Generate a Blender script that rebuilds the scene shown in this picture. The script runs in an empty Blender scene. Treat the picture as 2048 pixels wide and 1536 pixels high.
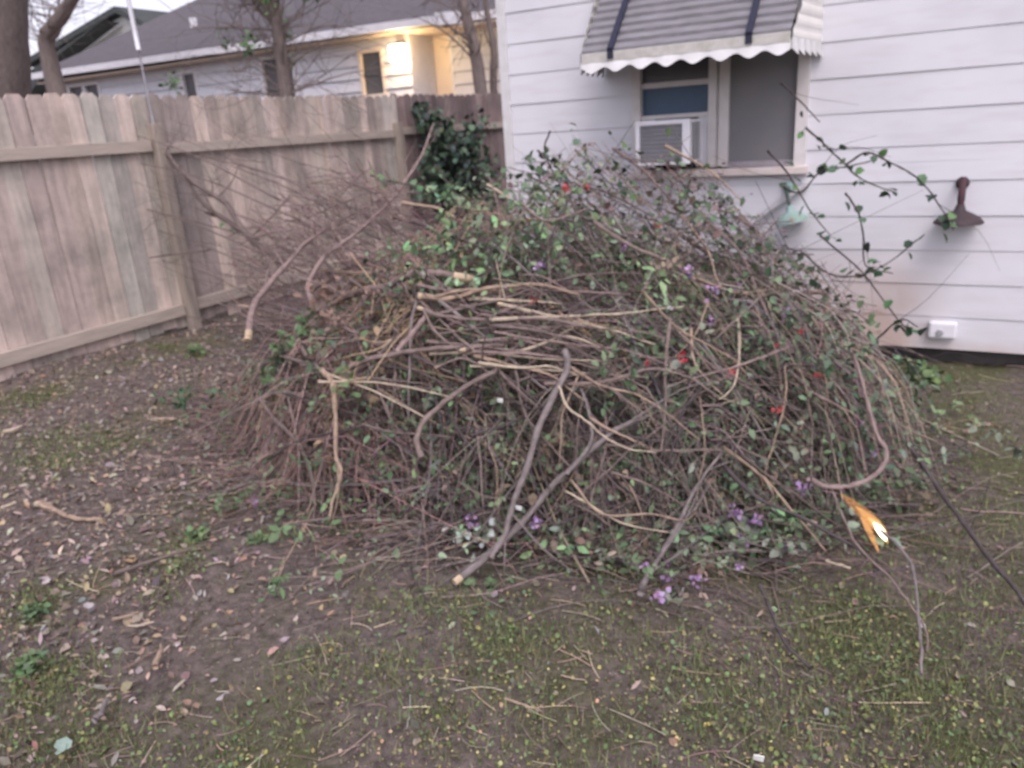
import bpy, math, random
import numpy as np
from mathutils import Vector, Matrix
# ------------------------------------------------------------------ camera, sky, sun, exposure
S = bpy.context.scene
C = S.collection
RX = np.array([[0.87923751, 0.09688064, -0.46642849], [0.47204727, -0.30898712, 0.82565025], [-0.06413087, -0.94611897, -0.31740531]])
F, CX, CY, CH = 1531.0, 1024.0, 768.0, 1.5
cd = bpy.data.cameras.new('camera'); cam = bpy.data.objects.new('camera', cd); C.objects.link(cam); S.camera = cam
r_, u_, b_ = RX @ [1, 0, 0], RX @ [0, -1, 0], RX @ [0, 0, -1]
cam.matrix_world = Matrix(((r_[0], u_[0], b_[0], 0), (r_[1], u_[1], b_[1], 0), (r_[2], u_[2], b_[2], CH), (0, 0, 0, 1)))
cd.sensor_width = 36; cd.lens = 36 * F / 2048; cd.clip_start = 0.05; cd.clip_end = 600
cd.dof.use_dof = True; cd.dof.focus_distance = 0.7; cd.dof.aperture_fstop = 8.0
S.view_settings.view_transform = 'Standard'; S.view_settings.look = 'None'; S.view_settings.gamma = 1
S.view_settings.exposure = 0.97
ELEV, SROT = 55, 140
w = bpy.data.worlds.new('World'); S.world = w; w.use_nodes = True
nt = w.node_tree; bg = nt.nodes['Background']
sky = nt.nodes.new('ShaderNodeTexSky'); sky.sky_type = 'NISHITA'; sky.sun_disc = False
sky.sun_elevation = math.radians(ELEV); sky.sun_rotation = math.radians(SROT)
sky.air_density = 1.0; sky.dust_density = 3.0; sky.ozone_density = 1.5
hs = nt.nodes.new('ShaderNodeHueSaturation'); hs.inputs['Saturation'].default_value = 0.30
tint = nt.nodes.new('ShaderNodeMix'); tint.data_type = 'RGBA'; tint.blend_type = 'MULTIPLY'; tint.inputs[0].default_value = 1
tint.inputs[7].default_value = (0.985, 0.915, 0.995, 1)      # pinkish overcast evening air
nt.links.new(sky.outputs[0], hs.inputs['Color']); nt.links.new(hs.outputs[0], tint.inputs[6]); nt.links.new(tint.outputs[2], bg.inputs[0])
bg.inputs[1].default_value = 0.14
sl = bpy.data.lights.new('sun', 'SUN'); sl.energy = 0.5; sl.angle = math.radians(35); sl.color = (1.0, 0.93, 0.88)
so = bpy.data.objects.new('sun', sl); C.objects.link(so)
az = math.radians(SROT)
sd = Vector((math.sin(az) * math.cos(math.radians(ELEV)), math.cos(az) * math.cos(math.radians(ELEV)), math.sin(math.radians(ELEV))))
so.rotation_euler = sd.to_track_quat('Z', 'Y').to_euler()

# ------------------------------------------------------------------ helpers
rng = np.random.default_rng(7); random.seed(7)
BASE = {}
def ray(px, py): return RX @ np.array([px - CX, py - CY, F])
CO = np.array([0, 0, CH])
def atx(px, py, x): r = ray(px, py); return CO + r * x / r[0]
def aty(px, py, y): r = ray(px, py); return CO + r * y / r[1]
def atz(px, py, z): r = ray(px, py); return CO + r * (z - CH) / r[2]
def tag(o, label=None, cat=None, group=None, kind=None):
    if label: o['label'] = label
    if cat: o['category'] = cat
    if group: o['group'] = group
    if kind: o['kind'] = kind
    return o
def thing(name, base, label, cat, group=None):
    o = bpy.data.objects.new(name, None); C.objects.link(o); o.location = base; o.empty_display_size = .1
    BASE[o.name] = np.array(base, float)
    return tag(o, label, cat, group)
def mk(name, V, Fc, mat, parent=None, col=None, smooth=False, origin=None):
    V = np.asarray(V, np.float64).reshape(-1, 3)
    if parent is not None: b = BASE[parent.name]
    elif origin is not None: b = np.asarray(origin, float)
    else: b = np.zeros(3)
    me = bpy.data.meshes.new(name)
    if isinstance(Fc, np.ndarray):
        n, k = Fc.shape
        me.vertices.add(len(V)); me.vertices.foreach_set('co', (V - b).astype(np.float32).ravel())
        me.loops.add(n * k); me.loops.foreach_set('vertex_index', Fc.astype(np.int32).ravel())
        me.polygons.add(n); me.polygons.foreach_set('loop_start', np.arange(n, dtype=np.int32) * k)
        me.update(calc_edges=True); me.validate()
    else:
        me.from_pydata((V - b).tolist(), [], [tuple(int(i) for i in f) for f in Fc]); me.update()
    if smooth: me.polygons.foreach_set('use_smooth', [True] * len(me.polygons))
    if col is not None:
        a = me.attributes.new('col', 'FLOAT_COLOR', 'POINT')
        c4 = np.ones((len(V), 4), np.float32); c4[:, :3] = col; a.data.foreach_set('color', c4.ravel())
    me.materials.append(mat)
    o = bpy.data.objects.new(name, me); C.objects.link(o)
    if parent is not None:
        o.parent = parent; pb = BASE[parent.name]
        o.location = (0, 0, 0); BASE[o.name] = pb
    else:
        o.location = b; BASE[o.name] = b
    return o
class MB:
    def __init__(s): s.V = []; s.F = []
    def add(s, V, Fc):
        k = len(s.V); s.V += [tuple(v) for v in V]; s.F += [tuple(i + k for i in f) for f in Fc]
    def box(s, x0, x1, y0, y1, z0, z1):
        s.add([(x, y, z) for x in (x0, x1) for y in (y0, y1) for z in (z0, z1)],
              [(0, 1, 3, 2), (4, 6, 7, 5), (0, 4, 5, 1), (2, 3, 7, 6), (0, 2, 6, 4), (1, 5, 7, 3)])
    def prism(s, poly, d):     # poly: 3D points, extruded along vector d
        n = len(poly); P = [np.array(p, float) for p in poly]; d = np.array(d, float)
        s.add(P + [p + d for p in P], [tuple(range(n)), tuple(range(2 * n - 1, n - 1, -1))] + [(i, i + n, (i + 1) % n + n, (i + 1) % n) for i in range(n)])
    def lathe(s, c, prof, n=20, axis='z'):
        V = []; Fc = []
        for r, h in prof:
            for i in range(n):
                a = 2 * math.pi * i / n
                p = (r * math.cos(a), r * math.sin(a), h) if axis == 'z' else (r * math.cos(a), h, r * math.sin(a))
                V.append((c[0] + p[0], c[1] + p[1], c[2] + p[2]))
        for j in range(len(prof) - 1):
            for i in range(n):
                Fc.append((j * n + i, j * n + (i + 1) % n, (j + 1) * n + (i + 1) % n, (j + 1) * n + i))
        s.add(V, Fc)
    def build(s, name, mat, parent=None, bevel=0, smooth=False, **k):
        o = mk(name, s.V, s.F, mat, parent, smooth=smooth, **k)
        if bevel:
            m = o.modifiers.new('bevel', 'BEVEL'); m.width = bevel; m.segments = 2; m.limit_method = 'ANGLE'
        return o
def spline(P, m):
    P = np.asarray(P, float); n = len(P)
    if n == 2: t = np.linspace(0, 1, m)[:, None]; return P[0] * (1 - t) + P[1] * t
    Q = np.vstack([2 * P[0] - P[1], P, 2 * P[-1] - P[-2]]); out = []
    for u in np.linspace(0, n - 1, m):
        i = min(int(u), n - 2); t = u - i; a, b, c, d = Q[i:i + 4]
        out.append(.5 * ((2 * b) + (-a + c) * t + (2 * a - 5 * b + 4 * c - d) * t * t + (-a + 3 * b - 3 * c + d) * t ** 3))
    return np.array(out)
def tubes(P, R, s=4, caps=False):      # P (n,m,3) R (n,m)
    n, m, _ = P.shape
    T = np.gradient(P, axis=1); T /= np.linalg.norm(T, axis=2, keepdims=True) + 1e-9
    ref = np.where(np.abs(T[:, :1, 2:3]) > .9, np.array([1., 0, 0]), np.array([0, 0, 1.])) * np.ones_like(T)
    N = np.cross(T, ref); N /= np.linalg.norm(N, axis=2, keepdims=True) + 1e-9
    B = np.cross(T, N)
    a = np.arange(s) * 2 * math.pi / s
    V = P[:, :, None, :] + R[:, :, None, None] * (N[:, :, None, :] * np.cos(a)[None, None, :, None] + B[:, :, None, :] * np.sin(a)[None, None, :, None])
    idx = np.arange(n * m * s).reshape(n, m, s)
    A = idx[:, :-1, :]; Bq = idx[:, 1:, :]
    Fq = np.stack([A, np.roll(A, -1, 2), np.roll(Bq, -1, 2), Bq], -1).reshape(-1, 4)
    return V.reshape(-1, 3), Fq
def capped(P, R, s=8):                 # single tube with end caps as python lists
    V, Fq = tubes(P[None], R[None], s); m = len(P)
    return V, [tuple(f) for f in Fq] + [tuple(range(s)), tuple(range((m - 1) * s, m * s))[::-1]]
LEAF = np.array([(0, 0, 0), (-.26, .35, .07), (.26, .35, .07), (0, .42, 0), (-.2, .72, .04), (.2, .72, .04), (0, 1, -.07)], float)
LEAFF = np.array([(0, 3, 1), (0, 2, 3), (1, 3, 4), (3, 2, 5), (3, 6, 4), (3, 5, 6)])
BROAD = np.array([(0, 0, 0), (-.4, .25, .1), (.4, .25, .08), (0, .4, 0), (-.38, .62, .1), (.38, .62, .05), (0, .95, -.1)], float)
BLADE = np.array([(-.03, 0, 0), (.03, 0, 0), (-.022, .5, .1), (.022, .5, .1), (0, 1, .3)], float)
BLADEF = np.array([(0, 1, 3), (0, 3, 2), (2, 3, 4)])
def scatter(Tv, Tf, pos, size, eul, aspect=None):
    n = len(pos); V = Tv[None] * np.asarray(size).reshape(n, 1, 1)
    if aspect is not None: V = V * np.stack([aspect, np.ones(n), np.ones(n)], -1)[:, None, :]
    a, b, c = eul[:, 0], eul[:, 1], eul[:, 2]       # rot x (pitch), y (roll), z (yaw)
    def rot(V, i, j, t):
        ct, st = np.cos(t)[:, None], np.sin(t)[:, None]; W = V.copy()
        W[:, :, i] = V[:, :, i] * ct - V[:, :, j] * st; W[:, :, j] = V[:, :, i] * st + V[:, :, j] * ct; return W
    V = rot(V, 2, 0, b); V = rot(V, 1, 2, a); V = rot(V, 0, 1, c)
    V = V + pos[:, None, :]
    k = len(Tv); Fq = (Tf[None] + (np.arange(n) * k)[:, None, None]).reshape(-1, Tf.shape[1])
    return V.reshape(-1, 3), Fq
def rep(c, k): return np.repeat(c, k, axis=0)
def jit(base, n, v=.25, hue=.08):
    base = np.asarray(base, float).reshape(-1, 3)
    b = base[rng.integers(0, len(base), n)]
    return np.clip(b * (1 + rng.normal(0, v, (n, 1))) * (1 + rng.normal(0, hue, (n, 3))), .005, .95)
def join(parts):
    V = []; Fq = []; Cc = []; k = 0
    for v, f, c in parts: V.append(v); Fq.append(f + k); Cc.append(c); k += len(v)
    return np.vstack(V), np.vstack(Fq), np.vstack(Cc)

# ------------------------------------------------------------------ materials
def mat(name, color=(.5, .5, .5), rough=.6, noise=0, scale=8, stretch=(1, 1, 1), col2=None, bump=0, bscale=40, metal=0, attr=False, spec=.3, trans=0, emit=None, es=0):
    m = bpy.data.materials.new(name); m.use_nodes = True; t = m.node_tree; p = t.nodes['Principled BSDF']; L = t.links.new
    p.inputs['Roughness'].default_value = rough; p.inputs['Metallic'].default_value = metal; p.inputs['Specular IOR Level'].default_value = spec
    geo = t.nodes.new('ShaderNodeTexCoord'); mp = t.nodes.new('ShaderNodeMapping'); mp.inputs['Scale'].default_value = stretch
    L(geo.outputs['Object'], mp.inputs[0])
    base = None
    if attr:
        a = t.nodes.new('ShaderNodeAttribute'); a.attribute_name = 'col'; base = a.outputs['Color']
    if name == 'fence_wood':      # damp stains and algae bands
        ns = t.nodes.new('ShaderNodeTexNoise'); ns.inputs['Scale'].default_value = 1.7; ns.inputs['Detail'].default_value = 7; ns.inputs['Roughness'].default_value = .7; L(geo.outputs['Object'], ns.inputs['Vector'])
        rs = t.nodes.new('ShaderNodeValToRGB'); L(ns.outputs[0], rs.inputs[0]); es_ = rs.color_ramp.elements; es_[0].position = .34; es_[0].color = (.55, .58, .56, 1); es_[1].position = .62; es_[1].color = (1.06, 1.03, 1.0, 1)
        ms_ = t.nodes.new('ShaderNodeMix'); ms_.data_type = 'RGBA'; ms_.blend_type = 'MULTIPLY'; ms_.inputs[0].default_value = 1; L(base, ms_.inputs[6]); L(rs.outputs[0], ms_.inputs[7]); base = ms_.outputs[2]
    if noise:
        n = t.nodes.new('ShaderNodeTexNoise'); n.inputs['Scale'].default_value = scale; n.inputs['Detail'].default_value = 6; n.inputs['Roughness'].default_value = .65
        L(mp.outputs[0], n.inputs['Vector'])
        r = t.nodes.new('ShaderNodeMapRange'); r.inputs[1].default_value = .3; r.inputs[2].default_value = .7; r.inputs[3].default_value = 0; r.inputs[4].default_value = 1
        L(n.outputs[0], r.inputs[0])
        mx = t.nodes.new('ShaderNodeMix'); mx.data_type = 'RGBA'; 
        if attr:
            mx.blend_type = 'MULTIPLY'; mx.inputs[0].default_value = 1; L(base, mx.inputs[6])
            r.inputs[3].default_value = 1 - noise; r.inputs[4].default_value = 1 + noise; L(r.outputs[0], mx.inputs[7])
        else:
            L(r.outputs[0], mx.inputs[0]); mx.inputs[6].default_value = (*color, 1)
            c2 = col2 if col2 else tuple(min(1, c * (1 - noise)) for c in color); mx.inputs[7].default_value = (*c2, 1)
        base = mx.outputs[2]
    if base is not None: L(base, p.inputs['Base Color'])
    else: p.inputs['Base Color'].default_value = (*color, 1)
    if bump:
        n2 = t.nodes.new('ShaderNodeTexNoise'); n2.inputs['Scale'].default_value = bscale; n2.inputs['Detail'].default_value = 5; L(mp.outputs[0], n2.inputs['Vector'])
        bn = t.nodes.new('ShaderNodeBump'); bn.inputs['Strength'].default_value = bump; bn.inputs['Distance'].default_value = .01; L(n2.outputs[0], bn.inputs['Height']); L(bn.outputs[0], p.inputs['Normal'])
    if emit: p.inputs['Emission Color'].default_value = (*emit, 1); p.inputs['Emission Strength'].default_value = es
    return m
M = {}
M['fence'] = mat('fence_wood', attr=True, noise=.22, scale=7, stretch=(3, 3, .3), rough=.85, bump=.4, bscale=30)
M['rail'] = mat('rail_wood', (.50, .425, .365), .85, noise=.35, scale=7, stretch=(3, .4, 3), col2=(.36, .31, .27), bump=.4)
M['post'] = mat('post_wood', (.40, .34, .29), .85, noise=.3, scale=7, stretch=(3, 3, .4), col2=(.22, .19, .16), bump=.4)
M['trim'] = mat('cream_trim', (.70, .68, .68), .6, noise=.2, scale=9, col2=(.58, .54, .52))
M['white'] = mat('white_plastic', (.78, .78, .82), .45, noise=.1, scale=6)
M['dark'] = mat('dark_inside', (.02, .02, .025), .9)
M['screen'] = mat('window_screen', (.16, .165, .185), .5, noise=.3, scale=3, col2=(.20, .19, .19), spec=.5)
M['glass_dark'] = mat('dark_glass', (.10, .095, .11), .25, noise=.2, scale=3, spec=.6)
M['blue'] = mat('blue_film', (.055, .115, .2), .4, noise=.25, scale=8, col2=(.05, .085, .14), spec=.5)
M['grille'] = mat('metal_fins', (.34, .34, .37), .5, noise=.2, scale=14, col2=(.28, .28, .30))
M['awn_top'] = mat('awning_metal', (.27, .265, .285), .55, noise=.4, scale=9, stretch=(1, 4, 4), col2=(.17, .165, .175), metal=0)
M['awn_edge'] = mat('awning_band', (.58, .57, .53), .6, noise=.3, scale=14, col2=(.40, .39, .35))
M['awn_white'] = mat('awning_white', (.66, .66, .67), .55, noise=.2, scale=12, col2=(.55, .55, .54))
M['strap'] = mat('navy_paint', (.03, .033, .06), .5, noise=.3, scale=20)
M['teal'] = mat('teal_patina', (.32, .47, .47), .6, noise=.3, scale=9, col2=(.24, .33, .26))
M['rust'] = mat('dark_rust', (.04, .035, .042), .6, noise=.4, scale=20, col2=(.065, .04, .042))
M['shingle'] = mat('roof_shingle', (.125, .115, .125), .9, noise=.35, scale=5, col2=(.085, .08, .09), bump=.6, bscale=15)
M['shingle_far'] = mat('roof_far', (.075, .085, .085), .9, noise=.3, scale=3)
M['nwall'] = mat('neighbour_siding', (.62, .63, .68), .7, noise=.12, scale=4, col2=(.54, .55, .60))
M['ntrim'] = mat('gutter_white', (.70, .70, .74), .5, noise=.15, scale=5)
M['nwin'] = mat('neighbour_window', (.11, .11, .12), .35, noise=.3, scale=3)
M['door'] = mat('cream_door', (.72, .62, .52), .6, noise=.1, scale=3)
M['bark'] = mat('tree_bark', (.22, .18, .165), .95, noise=.4, scale=12, stretch=(2, 2, .5), col2=(.13, .105, .098), bump=.8, bscale=25)
M['twig'] = mat('twig_bark', attr=True, noise=.2, scale=25, rough=.9, spec=.15)
M['branch'] = mat('branch_bark', attr=True, noise=.3, scale=22, rough=.9, bump=.5, bscale=60, spec=.15)
M['cut'] = mat('cut_wood', (.55, .44, .31), .8, noise=.2, scale=60, col2=(.44, .33, .22))
M['leaf'] = mat('leaf', attr=True, noise=.2, scale=40, rough=.6, spec=.3)
M['litter'] = mat('litter', attr=True, noise=.25, scale=50, rough=.9, spec=.1)
M['petal'] = mat('petal', attr=True, rough=.6, spec=.2)
M['paper'] = mat('paper', (.75, .77, .74), .7, noise=.1, scale=30)
M['lampglass'] = mat('lamp_glow', (1, .8, .5), .4, emit=(1, .76, .45), es=14)
M['flame_out'] = mat('flame_orange', (.0, .0, .0), 1, emit=(1, .50, .17), es=.75, spec=0); M['flame_out'].node_tree.nodes['Principled BSDF'].inputs['Alpha'].default_value = .32
M['flame_in'] = mat('flame_core', (.0, .0, .0), 1, emit=(1, .78, .45), es=4, spec=0)

def siding_material():
    m = bpy.data.materials.new('house_siding'); m.use_nodes = True; t = m.node_tree; p = t.nodes['Principled BSDF']; L = t.links.new
    p.inputs['Roughness'].default_value = .55; p.inputs['Specular IOR Level'].default_value = .3
    g = t.nodes.new('ShaderNodeNewGeometry')
    def noise(sc, det=5, st=(1, 1, 1)):
        mp = t.nodes.new('ShaderNodeMapping'); mp.inputs['Scale'].default_value = st; L(g.outputs['Position'], mp.inputs[0])
        n = t.nodes.new('ShaderNodeTexNoise'); n.inputs['Scale'].default_value = sc; n.inputs['Detail'].default_value = det; L(mp.outputs[0], n.inputs['Vector']); return n.outputs[0]
    def rng_(v, a, b, c, d):
        r = t.nodes.new('ShaderNodeMapRange'); r.inputs[1].default_value = a; r.inputs[2].default_value = b; r.inputs[3].default_value = c; r.inputs[4].default_value = d; L(v, r.inputs[0]); return r.outputs[0]
    def math_(op, a, b):
        n = t.nodes.new('ShaderNodeMath'); n.operation = op
        for i, v in enumerate((a, b)):
            if isinstance(v, (int, float)): n.inputs[i].default_value = v
            else: L(v, n.inputs[i])
        return n.outputs[0]
    def mix(f, a, b):
        n = t.nodes.new('ShaderNodeMix'); n.data_type = 'RGBA'; L(f, n.inputs[0])
        for i, v in ((6, a), (7, b)):
            if isinstance(v, tuple): n.inputs[i].default_value = (*v, 1)
            else: L(v, n.inputs[i])
        return n.outputs[2]
    sp = t.nodes.new('ShaderNodeSeparateXYZ'); L(g.outputs['Position'], sp.inputs[0])
    base = mix(rng_(noise(2.2), .35, .7, 0, 1), (.68, .68, .715), (.61, .615, .65))
    base = mix(rng_(noise(7, 6, (.5, 1, 3)), .5, .75, 0, .5), base, (.55, .54, .55))
    # reddish mud splash low on the wall behind the pile
    fx = math_('MULTIPLY', rng_(sp.outputs[0], -1.7, -.9, 0, 1), rng_(sp.outputs[0], -.15, .15, 1, 0))
    fz = rng_(sp.outputs[2], .18, .75, 1, 0)
    f = math_('MULTIPLY', fx, fz); f = math_('MULTIPLY', f, rng_(noise(5, 8), .25, .6, .35, 1.35))
    f2 = math_('MULTIPLY', rng_(sp.outputs[2], .1, .19, .75, 0), rng_(noise(9), .3, .6, .4, 1))
    f = math_('MAXIMUM', f, f2)
    cl = t.nodes.new('ShaderNodeClamp'); L(f, cl.inputs[0])
    base = mix(cl.outputs[0], base, (.50, .40, .36))
    L(base, p.inputs['Base Color'])
    bn = t.nodes.new('ShaderNodeBump'); bn.inputs['Strength'].default_value = .25; bn.inputs['Distance'].default_value = .01; L(noise(6, 3), bn.inputs['Height']); L(bn.outputs[0], p.inputs['Normal'])
    return m
M['siding'] = siding_material()

def ground_material():
    m = bpy.data.materials.new('ground_soil'); m.use_nodes = True; t = m.node_tree; p = t.nodes['Principled BSDF']; L = t.links.new
    p.inputs['Roughness'].default_value = .95; p.inputs['Specular IOR Level'].default_value = .1
    g = t.nodes.new('ShaderNodeNewGeometry')
    def noise(sc, det=6, r=.6):
        n = t.nodes.new('ShaderNodeTexNoise'); n.inputs['Scale'].default_value = sc; n.inputs['Detail'].default_value = det; n.inputs['Roughness'].default_value = r; L(g.outputs['Position'], n.inputs['Vector']); return n.outputs[0]
    def ramp(v, st):
        r = t.nodes.new('ShaderNodeValToRGB'); L(v, r.inputs[0]); e = r.color_ramp.elements
        e[0].position, e[0].color = st[0][0], (*st[0][1], 1); e[1].position, e[1].color = st[-1][0], (*st[-1][1], 1)
        for q, c in st[1:-1]: x = e.new(q); x.color = (*c, 1)
        return r.outputs[0]
    c1 = ramp(noise(26, 8, .75), [(.3, (.05, .04, .038)), (.46, (.125, .102, .094)), (.58, (.18, .148, .134)), (.72, (.27, .22, .195))])
    c2 = ramp(noise(40, 6, .7), [(.35, (.05, .06, .022)), (.6, (.11, .125, .045)), (.75, (.17, .16, .07))])
    f = t.nodes.new('ShaderNodeMapRange'); f.inputs[1].default_value = .50; f.inputs[2].default_value = .66; f.inputs[3].default_value = 0; f.inputs[4].default_value = .7; sp = t.nodes.new('ShaderNodeSeparateXYZ'); L(g.outputs['Position'], sp.inputs[0])
    rx = t.nodes.new('ShaderNodeMapRange'); rx.inputs[1].default_value = -1.2; rx.inputs[2].default_value = .6; rx.inputs[3].default_value = 0; rx.inputs[4].default_value = .09; L(sp.outputs[0], rx.inputs[0])
    ad = t.nodes.new('ShaderNodeMath'); ad.operation = 'ADD'; L(noise(1.6, 8, .7), ad.inputs[0]); L(rx.outputs[0], ad.inputs[1]); L(ad.outputs[0], f.inputs[0])
    mx = t.nodes.new('ShaderNodeMix'); mx.data_type = 'RGBA'; L(f.outputs[0], mx.inputs[0]); L(c1, mx.inputs[6]); L(c2, mx.inputs[7]); L(mx.outputs[2], p.inputs['Base Color'])
    bn = t.nodes.new('ShaderNodeBump'); bn.inputs['Strength'].default_value = .8; bn.inputs['Distance'].default_value = .02; L(noise(45, 8, .7), bn.inputs['Height']); L(bn.outputs[0], p.inputs['Normal'])
    return m
M['ground'] = ground_material()

# ------------------------------------------------------------------ ground
_k = rng.normal(0, 1, (14, 2)) * np.linspace(1.2, 9, 14)[:, None]; _ph = rng.uniform(0, 6.3, 14); _am = .016 / np.linspace(1, 5, 14)
def gz(x, y):
    x = np.asarray(x, float); y = np.asarray(y, float)
    h = sum(_am[i] * np.sin(_k[i, 0] * x + _k[i, 1] * y + _ph[i]) for i in range(14))
    return h - .01
def grid_axis():
    a = list(np.arange(-9, 6.01, .06)); lo = [-9 - 1.35 ** i for i in range(2, 18)][::-1]; hi = [6 + 1.35 ** i for i in range(2, 18)]
    return np.array(lo + a + hi)
gx = grid_axis(); gy = grid_axis() + 4
XX, YY = np.meshgrid(gx, gy, indexing='ij')
fade = np.clip(1 - np.maximum(np.abs(XX) - 9, 0) / 4, 0, 1) * np.clip(1 - np.maximum(np.abs(YY - 4) - 9, 0) / 4, 0, 1)
ZZ = gz(XX, YY) * fade
idx = np.arange(XX.size).reshape(XX.shape)
Fg = np.stack([idx[:-1, :-1], idx[1:, :-1], idx[1:, 1:], idx[:-1, 1:]], -1).reshape(-1, 4)
tag(mk('ground', np.stack([XX, YY, ZZ], -1), Fg, M['ground'], smooth=True), kind='structure')

# ------------------------------------------------------------------ the white house
YW = 4.9548
def siding(mb, x0, x1, y, zb, n, e, depth=.0065, holes=(), amp=.0015):
    for k in range(n):
        a, b = zb + k * e, zb + (k + 1) * e
        zs = sorted({a, b} | {z for h in holes for z in h[2:] if a < z < b})
        for za, zc in zip(zs[:-1], zs[1:]):
            xs = sorted({x0, x1} | {x for h in holes for x in h[:2] if x0 < x < x1 and h[2] < zc - 1e-6 and h[3] > za + 1e-6} | set(np.arange(x0 + .31, x1, .31)))
            ya, yc = y - depth * (1 - (za - a) / e), y - depth * (1 - (zc - a) / e)
            for xa, xb in zip(xs[:-1], xs[1:]):
                xm, zm = (xa + xb) / 2, (za + zc) / 2
                if any(h[0] < xm < h[1] and h[2] < zm < h[3] for h in holes): continue
                wa, wb = amp * math.sin(xa * 3.1 + k * 2.3), amp * math.sin(xb * 3.1 + k * 2.3)
                mb.add([(xa, ya + wa, za), (xb, ya + wb, za), (xb, yc, zc), (xa, yc, zc)], [(0, 1, 2, 3)])
                if za == a: mb.add([(xa, ya + wa, za), (xa, y + .003, za), (xb, y + .003, za), (xb, ya + wb, za)], [(0, 1, 2, 3)])
house = thing('house', (0, YW, 0), 'white clapboard house with metal awning over its window, right of the fence', 'house')
EX = .1917; ZB = .3035 - EX
OX0, OX1, OZ0, OZ1 = -1.765, -.715, 1.175, 2.02
b = MB(); siding(b, -2.66, 6.0, YW, ZB, 15, EX, holes=[(OX0, OX1, OZ0, OZ1)]); sd_ = b.build('siding', M['siding'], house)
b = MB()
b.box(-2.72, -2.655, YW - .02, YW + .05, ZB - .01, 2.98); b.build('corner_trim', M['awn_white'], house, bevel=.003)
b = MB(); b.box(-2.715, -2.70, YW + .05, 11, ZB, 2.98); b.box(5.99, 6.0, YW + .02, 11, ZB, 2.98); b.box(-2.7, 6, 10.98, 11, ZB, 2.98)
b.box(-2.70, OX0 - .02, YW + .06, YW + .08, ZB, 2.98); b.box(OX1 + .02, 6.0, YW + .06, YW + .08, ZB, 2.98); b.build('wall', M['nwall'], house)
b = MB(); b.box(-2.6, 5.9, YW + .12, YW + .2, -.2, ZB + .02); b.build('foundation', mat('concrete', (.13, .12, .12), .9, noise=.4, scale=6), house)
b = MB(); b.prism([(-3.0, YW - .22, 2.98), (-3.0, 11.3, 2.98), (-3.0, 8, 4.3)], (9.3, 0, 0)); b.build('roof', M['shingle'], house)
# window
def wz(px, py): return aty(px, py, YW)
win = mk('window', *(lambda m: (m.V, m.F))((lambda m: (m.box(OX0 - .005, OX0 + .05, YW - .035, YW + .05, OZ0, OZ1), m.box(OX1 - .06, OX1 + .005, YW - .035, YW + .05, OZ0, OZ1),
      m.box(OX0 + .05, OX1 - .06, YW - .033, YW + .05, OZ1 - .05, OZ1), m)[-1])(MB())), M['trim'], house)
BASE[win.name] = BASE[house.name]
mx0, mx1 = -1.287, -1.165
b = MB(); b.box(mx0, mx0 + .05, YW - .03, YW + .04, OZ0 + .01, OZ1 - .05); b.box(mx0 + .05, mx0 + .066, YW - .008, YW + .03, OZ0 + .01, OZ1 - .05)
b.box(mx0 + .066, mx1, YW - .028, YW + .04, OZ0 + .01, OZ1 - .05); b.build('mullion', M['trim'], win, bevel=.003)
b = MB(); b.box(OX0 + .05, mx0, YW - .012, YW + .03, 1.672, 1.705); b.box(OX0 + .05, mx0, YW - .02, YW + .03, 1.487, 1.513)
b.build('sash_rail', M['trim'], win, bevel=.003)
b = MB(); b.box(OX0 + .05, mx0, YW + .024, YW + .03, 1.705, OZ1 - .05); b.build('pane', M['glass_dark'], win)
b = MB(); b.box(OX0 + .05, mx0, YW + .022, YW + .028, 1.513, 1.672); b.build('pane', M['blue'], win)
b = MB(); b.box(mx1, OX1 - .06, YW + .012, YW + .018, OZ0 + .03, OZ1 - .05); b.build('screen', M['screen'], win)
b = MB(); b.box(mx1, OX1 - .06, YW - .02, YW + .03, OZ0 + .003, OZ0 + .035); b.build('sash_rail', mat('sash_grey', (.36, .33, .36), .7, noise=.3, scale=30), win, bevel=.003)
b = MB(); b.box(OX0 - .03, OX1 + .02, YW - .06, YW + .05, OZ0 - .045, OZ0); b.build('sill', mat('worn_sill', (.70, .65, .63), .7, noise=.4, scale=12, col2=(.58, .49, .45)), win, bevel=.005)
b = MB(); b.box(OX0, OX1, YW + .05, YW + .06, OZ0, OZ1); b.build('shade_backing', M['dark'], win)
# awning
AX0, AX1, AY, AZ = -1.88, -.735, 4.4, 1.865
awn = thing('awning', (0, AY, 0), None, None); BASE[awn.name] = BASE[house.name].copy(); awn.location = (0, 0, 0); awn.parent = house
del_keys = [k for k in awn.keys()]
b = MB(); n = 12; e = .555 / n
prof = []
for k in range(n + 1):
    prof.append((AY + k * e, AZ + k * e)); 
    if k < n: prof.append((AY + (k + .12) * e - .009, AZ + (k + .12) * e + .013)); prof.append((AY + (k + .5) * e - .004, AZ + (k + .5) * e + .008))
V = [(x, y, z) for x in (AX0, AX1) for y, z in prof]; m_ = len(prof)
b.add(V, [(i, i + 1, m_ + i + 1, m_ + i) for i in range(m_ - 1)]); 
b.add([(x, y + .006, z - .004) for x, y, z in V], [(i, m_ + i, m_ + i + 1, i + 1) for i in range(m_ - 1)])
b.build('slats', M['awn_top'], awn)
b = MB(); b.box(AX0, AX1, AY - .012, AY + .004, 1.815, 1.868); b.build('front_band', M['awn_edge'], awn, bevel=.003)
b = MB(); per = .1465; nn = 160      # scalloped corrugated front valance
V = []; x0 = AX0 - .004; x1 = AX1 + .004
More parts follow.
